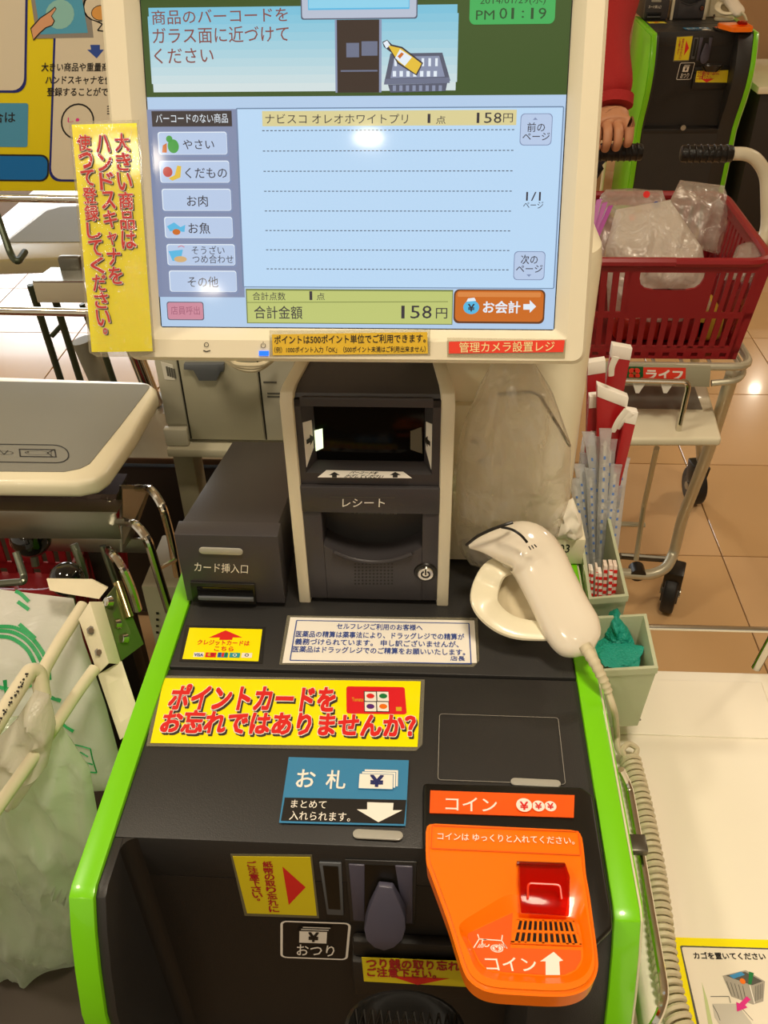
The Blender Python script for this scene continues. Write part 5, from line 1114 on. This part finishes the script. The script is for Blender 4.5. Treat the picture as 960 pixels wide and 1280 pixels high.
p.poly([(113, 56), (125, 56), (125, 62), (130, 62), (121, 73), (109, 62), (114, 62)], BLUE, 3)
p.poly([(39, 0), (46, 48), (117, 47), (112, 0), (100, -40), (35, -40)], mat('board_steel', '#8d867c', .4), 3); p.poly([(44, 0), (51, 43), (110, 41), (103, 0), (92, -40), (38, -40)], mat('board_screen', '#4f9fc0', .4), 4)
p.circ(75, 18, 18, mat('board_glow', '#8cc0b8', .4), 5, 16)
p.poly([(38, 35), (50, 22), (62, 14), (69, 8), (71, 11), (65, 20), (69, 26), (66, 32), (58, 35), (50, 42), (42, 51)], INK, 6); p.poly([(39.5, 36), (51, 23), (63, 15), (69, 9.5), (70, 11.5), (64, 20), (67.5, 26), (65, 31), (57, 34), (49, 41), (42, 49)], mat('board_hand', '#d59c72', .5), 7)
p.circ(126, 8, 23, INK, 3, 17); p.circ(127, 8, 21.5, PW, 4, 16); p.circ(126, 16, 12, INK, 5, 8.5); p.circ(126, 16, 11, mat('board_bun', '#d99a4a', .5), 6, 7.6)
p.ring(97, 152, 21, 2, INK, 3); p.text('し', 85, 147, 92, 153, PINKP, 4, .02); p.circ(97, 150, 2.3, PINKP, 4); p.line([(118, 25), (128, 30), (122, 38), (130, 39)], 1.6, INK, 3)
for k in range(4): p.line([(134, 133+k*3), (150, 131+k*4)], 1.3, INK, 3)
p.build('board_print', bd)
# ------------------------------------------------------------------ left: weighing platform
ZW = .885
def oz(pts, z): return [aZ(x, y, z) for x, y in pts]
wp = thing('weighing_platform', 'cream rimmed grey weighing platform with line drawings near the monitor', 'platform', (-.6, 1.0, 0))
rimo = oz([(-150, 464), (178, 476), (187, 478), (195, 484), (196, 491), (166, 543), (134, 588), (120, 598), (95, 603), (-170, 600)], ZW)
MB().loftp([[v+Vector((0, 0, -.026)) for v in rimo], rimo]).build('rim', CREAM2, wp, .008, 3)
inn = oz([(-150, 474), (183, 481), (187, 483), (186, 486), (150, 533), (112, 580), (100, 586), (80, 590), (-165, 588)], ZW+.0003)
MB().ext(inn, (0, 0, .0008)).build('plate', mat('platform_grey', '#82827a', .28, var=.05, vscale=3), wp)
p = prq([(-60, 554), (88, 556), (80, 580), (-60, 578)], ((0, 0, ZW), (0, 0, 1)), .0015)
p.frame(-60, 554, 86, 577, .04, INK, 1, .45); p.frame(24, 561, 70, 571, .10, INK, 1, .02)
p.ring(46, 566, 15, 1, INK, 1, ry=4.4); p.line([(59, 566), (68, 562)], 1, INK, 1); p.line([(59, 566), (66, 571)], 1, INK, 1); p.line([(64, 563), (64, 570)], .8, INK, 1); p.circ(35, 565, 1.2, INK, 1)
p.ring(4, 566, 13, 1.2, INK, 1, ry=4); p.line([(-6, 566), (0, 563), (5, 568), (10, 563)], 1, INK, 1); p.build('platform_print', wp)
rY = aZ(60, 606, ZW-.03).y+.03
def yb(px0, py0, px1, py1, Y0, Y1, name, m, par, bev=.001):
    a = aY(px0, py0, Y0); b = aY(px1, py1, Y0); return MB().box(a.x, b.x, Y0, Y1, b.z, a.z).build(name, m, par, bev)
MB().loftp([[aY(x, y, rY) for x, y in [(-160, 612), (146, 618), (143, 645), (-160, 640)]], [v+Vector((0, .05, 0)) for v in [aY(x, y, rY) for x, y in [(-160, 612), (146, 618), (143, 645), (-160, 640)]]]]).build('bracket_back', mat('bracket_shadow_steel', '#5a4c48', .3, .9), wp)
for x, y in ((37, 627), (55, 630), (90, 630), (138, 627)):
    q = aY(x, y, rY); MB().disc(q, (0, -1, 0), .0055, .004, 14, .0045).build('screw', CHROME, wp); MB().tube([q, q+Vector((0, -.007, 0))], .0022, 8).build('screw_tip', CHROME, wp)
lipY = rY-.028
MB().loftp([[aY(x, y, lipY) for x, y in [(-170, 637), (144, 641), (152, 674), (-170, 672)]], [v+Vector((0, .0025, 0)) for v in [aY(x, y, lipY) for x, y in [(-170, 637), (144, 641), (152, 674), (-170, 672)]]]]).build('bracket_lip', STEEL, wp, .0008)
a, b = aY(-170, 640, lipY), aY(146, 641, lipY); MB().box(a.x, b.x, lipY, rY, b.z-.001, b.z+.001).build('bracket_shelf', STEEL, wp)
MB().loftp([[aY(149, 606, rY+.02), aY(188, 606, rY+.09), aY(166, 668, rY+.09), aY(150, 690, rY)], [v+Vector((.003, 0, 0)) for v in (aY(149, 606, rY+.02), aY(188, 606, rY+.09), aY(166, 668, rY+.09), aY(150, 690, rY))]]).build('end_plate', STEEL, wp)
yb(50, 672, 188, 692, rY+.06, rY+.065, 'rear_plate', STEEL, wp)
for x in (-1.06, -.53): MB().box(x-.015, x+.015, rY+.10, rY+.14, 0, ZW-.027).build('leg', mat('black_brown_panel', '#231c16', .45), wp, .002)
wk = thing('hook_rack', 'row of chrome wire loops hooked below the weighing platform', 'hook', aY(160, 640, rY))
for k, pth in enumerate(([(172, 610, .99), (190, 612, .95), (203, 632, .93), (214, 672, .92), (222, 720, .91)], [(150, 652, .93), (168, 654, .88), (184, 672, .86), (196, 712, .855), (212, 764, .85)], [(136, 688, .9), (142, 694, .83), (154, 712, .815), (164, 735, .81), (172, 762, .81)], [(20, 690, .9), (30, 720, .88), (30, 727, .87), (-30, 732, .87)], [(92, 680, .93), (100, 700, .92), (106, 722, .92)], [(128, 682, .95), (136, 705, .94), (160, 770, .92), (172, 800, .9)])):
    tb([aY(x, y, Y) for x, y, Y in pth], (.0058, .006, .006, .005, .006, .005)[k], 'wire_loop', CHROME if k < 3 else mat('green_grey_wire', '#75796a', .3, .8), wk, 10, .02)
tb([aY(196, 712, .855), aY(219, 700, .91)], .003, 'wire_tie', CHROME, wk, 8)
# dark counter with a steel top band behind
ct_ = thing('rear_counter', 'dark counter with a stainless steel band behind the card reader', 'counter', (-.45, 1.75, 0))
cY = 1.56; WTZ = aY(120, 569, cY).z+.0455; A = aY(120, 583, cY)
MB().box(-1.1, .10, cY, 1.76, .02, A.z).build('counter_body', mat('black_brown_panel', '#231c16', .45), ct_, .004)
yb(-60, 569, 390, 583, cY-.01, cY, 'lower_band', mat('brown_steel', '#7a6450', .3, .8), ct_)
B_ = aY(120, 569, cY); T_ = aY(120, 520, cY)
MB().loftp([[(-1.105, cY-.01, B_.z), (.10, cY-.01, B_.z), (.10, cY+.10, B_.z+.045), (-1.105, cY+.10, B_.z+.045)], [(-1.105, cY+.0, B_.z-.01), (.10, cY, B_.z-.01), (.10, cY+.10, B_.z+.03), (-1.105, cY+.10, B_.z+.03)]]).build('steel_top', STEEL, ct_)
MB().box(-1.105, .10, cY+.10, 1.76, B_.z+.03, B_.z+.045).build('worktop', STEEL, ct_)
# grey receipt printer box on a stand
pY = 1.16
pr = thing('ticket_printer', 'grey beige printer cabinet on a post stand behind the monitor', 'printer', (-.28, pY+.1, 0))
tz = aY(200, 432, pY).z; bz_ = aY(230, 550, pY).z; pxl = aY(212, 548, pY).x; pxr = aY(352, 552, pY).x
MB().box(pxl, pxr+.03, pY, pY+.12, bz_, tz+.05).build('case', GREY, pr, .004)
def onpr(x0, y0, x1, y1, th, name, m, bev=.001):
    a = aY(x0, y0, pY); b = aY(x1, y1, pY); return MB().box(a.x, b.x, pY-th, pY, b.z, a.z).build(name, m, pr, bev)
xs1 = aY(239, 548, pY).x; xs2 = aY(333, 548, pY).x
for x in (xs1, xs2): MB().box(x-.0012, x+.0012, pY-.0004, pY, bz_+.003, tz+.05).build('seam', BLACK, pr)
MB().box(pxl, xs1-.002, pY-.002, pY, bz_+.03, tz+.05).build('side_door', GREY, pr, .001); MB().box(xs1+.002, xs2-.002, pY-.003, pY, bz_+.004, tz+.05).build('front_door', mat('door_grey', '#a39f88', .45), pr, .0015)
MB().box(xs2+.002, pxr+.03, pY-.002, pY, bz_+.004, tz+.05).build('right_door', GREY, pr, .001)
MB().box(pxl-.004, xs1-.002, pY-.012, pY, bz_-.004, bz_+.026).build('foot_block', mat('block_grey', '#bdb9a6', .5), pr, .002)
q = [aY(x, y, pY-.003) for x, y in [(231, 452), (281, 452), (281, 462), (277, 462), (272, 473), (250, 473), (243, 460), (231, 459)]]
MB().ext(q, (0, -.008, 0)).build('latch', DGREY, pr, .001)
q = [aY(x, y, pY-.002) for x, y in [(201, 452), (216, 456), (219, 475), (206, 474)]]; MB().ext(q, (0, -.0008, 0)).build('rating_label', mat('pale_label', '#cfcbbd', .5), pr)
for k in range(4): q = aY(207+k*3, 458+k, pY-.003); MB().box(q.x, q.x+.003, pY-.0032, pY-.0028, q.z-.016, q.z).build('label_text', GINK, pr)
for (x, y) in ((329, 477), (334, 491), (334, 495)): q = aY(x, y, pY-.003); MB().box(q.x, q.x+.02, pY-.0026, pY-.002, q.z-.003, q.z).build('mark', GINK, pr)
MB().box(pxl-.002, pxr+.03, pY-.02, pY+.12, bz_-.02, bz_-.005).build('tray', mat('tray_beige', '#b9b49c', .45), pr, .003)
pa, pb = aY(214, 565, pY+.03), aY(238, 565, pY+.03)
MB().box(pa.x+.004, pb.x+.006, pY+.02, pY+.07, 0, bz_-.02).build('post', mat('post_beige', '#9a947a', .5), pr, .003)
MB().box(pb.x+.07, pb.x+.085, pY+.02, pY+.07, .0, bz_-.02).build('post', DSTEEL, pr, .003)
MB().box(pa.x-.05, pb.x+.12, pY-.05, pY+.15, 0, .02).build('foot_plate', DSTEEL, pr, .003)
g = thing('cable_bundle', 'looped beige cables hanging between the monitor and the printer cabinet', 'cable', aY(310, 458, pY-.03))
for k in range(3):
    tb(smoothpath([aY(276+k*3, 440, pY-.03-k*.012), aY(286+k*3, 453, pY-.03-k*.012), aY(304, 462-k*3, pY-.035-k*.012), aY(322, 462-k*3, pY-.035-k*.012), aY(338-k*2, 452, pY-.03-k*.012), aY(348, 440, pY-.03-k*.012)], 6), .0035, 'cable', CORD, g, 8)
# ------------------------------------------------------------------ left: next station beyond (rails, tray, bracket, tubes)
WTZ = aY(120, 569, 1.56).z+.0455
st = thing('rail_stand', 'stand of two long chrome rails left of the monitor', 'rail stand', (-.7, 1.35, 0))
for y, Y, r in ((248, 1.45, .0065), (389, 1.30, .007)):
    a = aY(-260, y-6, Y); b = aY(222, y+4, Y); tb([a, b], r, 'rail', CHROME, st, 12)
    for q in (a, b+Vector((.05, 0, 0))): tb([q, (q.x, q.y+.02, 0)], .008, 'post', DSTEEL, st, 10, .02)
    tb([b, b+Vector((.05, 0, 0))], r, 'rail_end', CHROME, st, 12)
tr = thing('rear_tray_table', 'cream framed tray table seen past the hanging sign', 'tray table', (-.85, 1.85, 0))
zt2 = .80; o2 = oz([(-160, 330), (-2, 306), (52, 262), (70, 256), (260, 250), (260, 318), (100, 322)], zt2)
MB().loftp([[v+Vector((0, 0, -.035)) for v in o2], o2]).build('frame', mat('tray_frame_beige', '#c9c1a4', .4), tr, .006, 3)
i2 = oz([(8, 303), (58, 264), (76, 259), (250, 253), (250, 302)], zt2+.0003); MB().ext(i2, (0, 0, .001)).build('tray_plate', mat('tray_blue_grey', '#8f928a', .6), tr)
for x, y in ((o2[0].x-.02, o2[0].y+.06), (-.50, o2[4].y-.05), (-.50, o2[5].y+.05)): MB().box(x-.015, x+.015, y-.015, y+.015, 0, zt2-.036).build('leg', DSTEEL, tr, .002)
gh = thing('green_hook', 'dark green bent tube hook hanging under the rear tray', 'hook', aY(15, 320, 1.4))
tb([aY(-6, 262, 1.47), aY(14, 320, 1.42), aY(22, 328, 1.40), aY(31, 315, 1.45)], .006, 'tube', mat('dark_green_tube', '#39412e', .35, .4), gh, 10, .02)
sb = thing('steel_stand', 'low stand of dark green tubes with a beige plate behind the rails', 'stand', (-.75, 1.6, 0))
DGT = mat('dark_green_tube', '')
yb(40, 353, 110, 379, 1.60, 1.606, 'beige_plate', mat('plate_beige', '#b9b199', .45), sb, .002)
qp = [aY(41, 353, 1.60), aY(64, 336, 1.68), aY(112, 336, 1.68), aY(108, 353, 1.60)]; MB().ext(qp, (0, 0, .003)).build('top_plate', mat('pale_steel', '#cfd2cc', .2, .8), sb)
yb(70, 322, 105, 352, 1.66, 1.68, 'clamp', DSTEEL, sb, .006)
for a, b, r in (((38, 356), (84, 500), .0075), ((68, 372), (108, 500), .0075), ((130, 440), (150, 500), .007), ((102, 380), (118, 420), .006), ((65, 420), (79, 404), .005)):
    tb([aY(*a, 1.62), aY(*b, 1.62)] if r < .0062 else [aY(*a, 1.62), aY(*b, 1.62), Vector((aY(*b, 1.62).x+.01, 1.68, WTZ))], r, 'tube', DGT, sb, 10, .0)
tb([aY(103, 425, 1.70), Vector((aY(103, 425, 1.70).x+.03, 1.70, WTZ))], .024, 'grey_post', mat('post_grey', '#8d8a78', .4, .3), sb, 14)
tb([aY(165, 430, 1.70), Vector((aY(168, 430, 1.70).x+.02, 1.70, WTZ))], .017, 'chrome_post', CHROME, sb, 14)
# ------------------------------------------------------------------ left: baskets stacked low, knobs, white box
bk2, R2, B2_ = basket([(-.98, .97), (-.56, .97), (-.56, 1.28), (-.98, 1.28)], .62, .22, .9, 'dark red shopping basket low down below the weighing platform')
BSK = thing('basket_stand', 'dark low stand carrying the red basket below the platform', 'stand', (-.77, 1.12, 0))
MB().box(-.96, -.58, .99, 1.26, .0, .398).build('stand_body', mat('dark_counter', '#2c2620', .6), BSK, .004)
for x, y, Y, r, lb in ((38, 672, .98, .03, 'black ball knob under the steel bracket'), (84, 724, .80, .022, 'glossy black ball knob beside the cream bag plate')):
    q = aY(x, y, Y); k_ = tag(MB().ball(q, r, 18).build('ball_knob', mat('gloss_black', '#0c0c0c', .08, coat=.6), None), lb, 'knob')
    tb([q, q+Vector((0, -.01, -.045))], .006, 'knob_stem', DSTEEL, k_, 8)
wb = thing('paper_carton', 'pale carton standing behind the lime edge below the card reader', 'carton', (-.42, .95, 0))
c1 = aY(176, 733, .93); c2 = aY(226, 733, .93)
MB().box(c1.x, c2.x+.02, .93, 1.05, .001, c1.z).build('carton', mat('pale_carton', '#b8b09a', .6), wb, .003)
for k in range(4): q = aY(195, 765+k*8, .93); MB().box(q.x, q.x+.004, .929, .93, q.z-.004, q.z).build('carton_print', INK, wb)
# ------------------------------------------------------------------ bag holder with its bags
bh = thing('bag_holder', 'cream metal bag holder bolted beside the lime green edge', 'bag holder', (-.45, .6, .6))
CP_ = mat('old_cream_paint', '#e2d9bb', .4, var=.06, vscale=60)
def quad3(pts, th, name, m, parent, bev=.0006):
    q = [aY(*v) for v in pts]; n = (q[1]-q[0]).cross(q[2]-q[1]).normalized(); 
    if n.dot(CAM-q[0]) < 0: n = -n
    return MB().ext(q, n*-th).build(name, m, parent, bev)
quad3([(58, 724, .74), (115, 725, .74), (135, 735, .74), (124, 749, .72), (80, 742, .72), (62, 738, .72)], .002, 'top_plate', CP_, bh)
quad3([(112, 752, .70), (98, 774, .69), (122, 843, .655), (136, 829, .655)], .002, 'angle_flange', CP_, bh)
quad3([(112, 752, .70), (129, 752, .71), (152, 830, .67), (136, 829, .655)], .002, 'angle_web', CP_, bh)
quad3([(122, 843, .655), (152, 826, .67), (178, 905, .62), (150, 925, .61)], .002, 'lower_web', CP_, bh)
for x, y, Y in ((114, 788, .681), (124, 815, .667)):
    q = aY(x, y, Y); n = (CAM-q).normalized(); MB().disc(q, n, .0052, .003, 6).build('nut', STEEL, bh); MB().disc(q+n*.002, n, .003, .004, 10).build('bolt', CHROME, bh)
quad3([(129, 752, .712), (148, 727, .745), (180, 805, .70), (152, 826, .675)], .003, 'hinge_leaf', mat('green_reflection_steel', '#7d8a5a', .3, .8), bh)  # leaf's green is a reflection put into the steel colour
tb([aY(147, 728, .745), aY(162, 772, .715)], .0052, 'hinge_pin', mat('brass_steel', '#b0a070', .25, 1.0), bh, 12)
for x, y, Y in ((138, 752, .715), (148, 780, .705), (157, 798, .695)):
    q = aY(x, y, Y); MB().disc(q, (-.5, -.6, .5), .0065, .006, 12, .005).build('bolt', CHROME, bh)
def bar(pts, r, name='bag_bar'): return tb([aZ(x, y, z) for x, y, z in pts], r, name, CP_, bh, 12, .014)
bar([(104, 757, .835), (76, 800, .835), (52, 842, .835), (54, 872, .815)], .0072)
bar([(118, 836, .80), (95, 868, .80), (66, 912, .80), (-60, 1090, .80)], .0066)
b3 = bar([(54, 874, .825), (48, 840, .845), (38, 838, .852), (20, 865, .852), (-90, 1045, .852)], .0085)
g = MB(); rq = random.Random(5)
for k in range(46):
    t = rq.random(); x, y = 34-46*t*1.0, 842+76*t; q = aZ(x+rq.uniform(-1.6, 2.4), y+rq.uniform(-1, 1), .8600); n = (CAM-q).normalized(); g.disc(q, n, rq.uniform(.0004, .0013), .0004, 6)
o = g.build('worn_specks', INK, bh); o['kind'] = 'stuff'
BW2 = clearmat('white_bag_film', '#fbfbf4', .25, .9, .35, 14)
wbag = pillow([(-70, 728), (-80, 800), (-90, 900), (-90, 1010)], [(92, 748), (104, 800), (132, 880), (160, 985)], [.76, .72, .68, .65], .03, 'carrier_bag', BW2, None, 34, 34, .006, 10, 21, backf=.4, zs=.4)
tag(wbag, 'white carrier bag with green arc print hanging on the cream holder', 'plastic bag')
GP = mat('bag_green_ink', '#1f9a58', .5)
from mathutils.bvhtree import BVHTree
def print_on(o, strokes, w, name, m, lift=.0015):
    bm = bmesh.new(); bm.from_mesh(o.data); T = BVHTree.FromBMesh(bm); bm.free(); off = root_of(o).location if o.parent else Vector((0, 0, 0)); g = MB()
    for st_ in strokes:
        P = []
        S = smoothpath([(x, y, 0) for x, y in st_], 8) if len(st_) > 2 else [Vector((x, y, 0)) for x, y in st_]
        for v in S:
            h = T.ray_cast(CAM-off, ray(v.x, v.y))
            if h[0]: P.append((h[0]+off, ray(v.x, v.y).normalized()))
        for (a, da), (b, db) in zip(P, P[1:]):
            if (b-a).length > .06: continue
            s = (b-a).cross(da).normalized()*w; g.ext([a-s-da*lift, b-s-db*lift, b+s-db*lift, a+s-da*lift], da*.0003)
    return g.build(name, m, o, smooth=False)
print_on(wbag, [[(-5, 783), (20, 785), (42, 800), (58, 825), (62, 850)], [(-5, 788), (18, 791), (38, 805), (53, 830), (57, 850)], [(-5, 795), (15, 798), (34, 812), (46, 835)], [(10, 737), (24, 741), (36, 752)], [(22, 752), (36, 762)], [(-5, 858), (20, 862), (50, 852)], [(24, 780), (44, 798)], [(64, 872), (76, 876)], [(74, 902), (92, 914)], [(6, 850), (10, 880)]], .0022, 'print', GP)
print_on(wbag, [[(86, 930), (98, 932), (113, 936)], [(113, 936), (116, 950), (121, 966)], [(100, 964), (110, 965), (121, 966)], [(92, 938), (98, 946)], [(98, 950), (105, 956)], [(100, 940), (110, 946)], [(106, 952), (116, 956)]], .0008, 'small_print', GP)
gbag = pillow([(-60, 905), (-70, 1000), (-60, 1100), (-50, 1170), (20, 1225)], [(66, 890), (112, 960), (128, 1050), (100, 1150), (96, 1235)], [.60, .57, .55, .56, .58], .03, 'carrier_bag', BAGG, None, 44, 44, .014, 16, 31, backf=.5, zs=.3)
tag(gbag, 'translucent green carrier bag sagging beside the till cabinet', 'plastic bag')
hb2 = pillow([(44, 862), (20, 900), (-40, 960), (-50, 1010)], [(62, 868), (70, 905), (60, 955), (20, 1010)], [.575, .56, .54, .53], .02, 'bag_flap', BAGW, gbag, 24, 20, .010, 16, 41, backf=.4)
q = aY(67, 935, .57)
mt = tag(MB().box(-.95, XL-.02, .30, .90, 0, .30).build('shaded_floor_box', mat('floor_shade_brown', '#3b3026', .6), None, .004), 'dark brown box added in place of the shaded floor under the carrier bags', 'added box')  # added box, its dark brown stands in for the shadowed floor
tb([(-.62, .56, .30), (-.62, .56, .80), aZ(-50, 1075, .80)], .01, 'holder_post', CP_, bh, 10, .02)
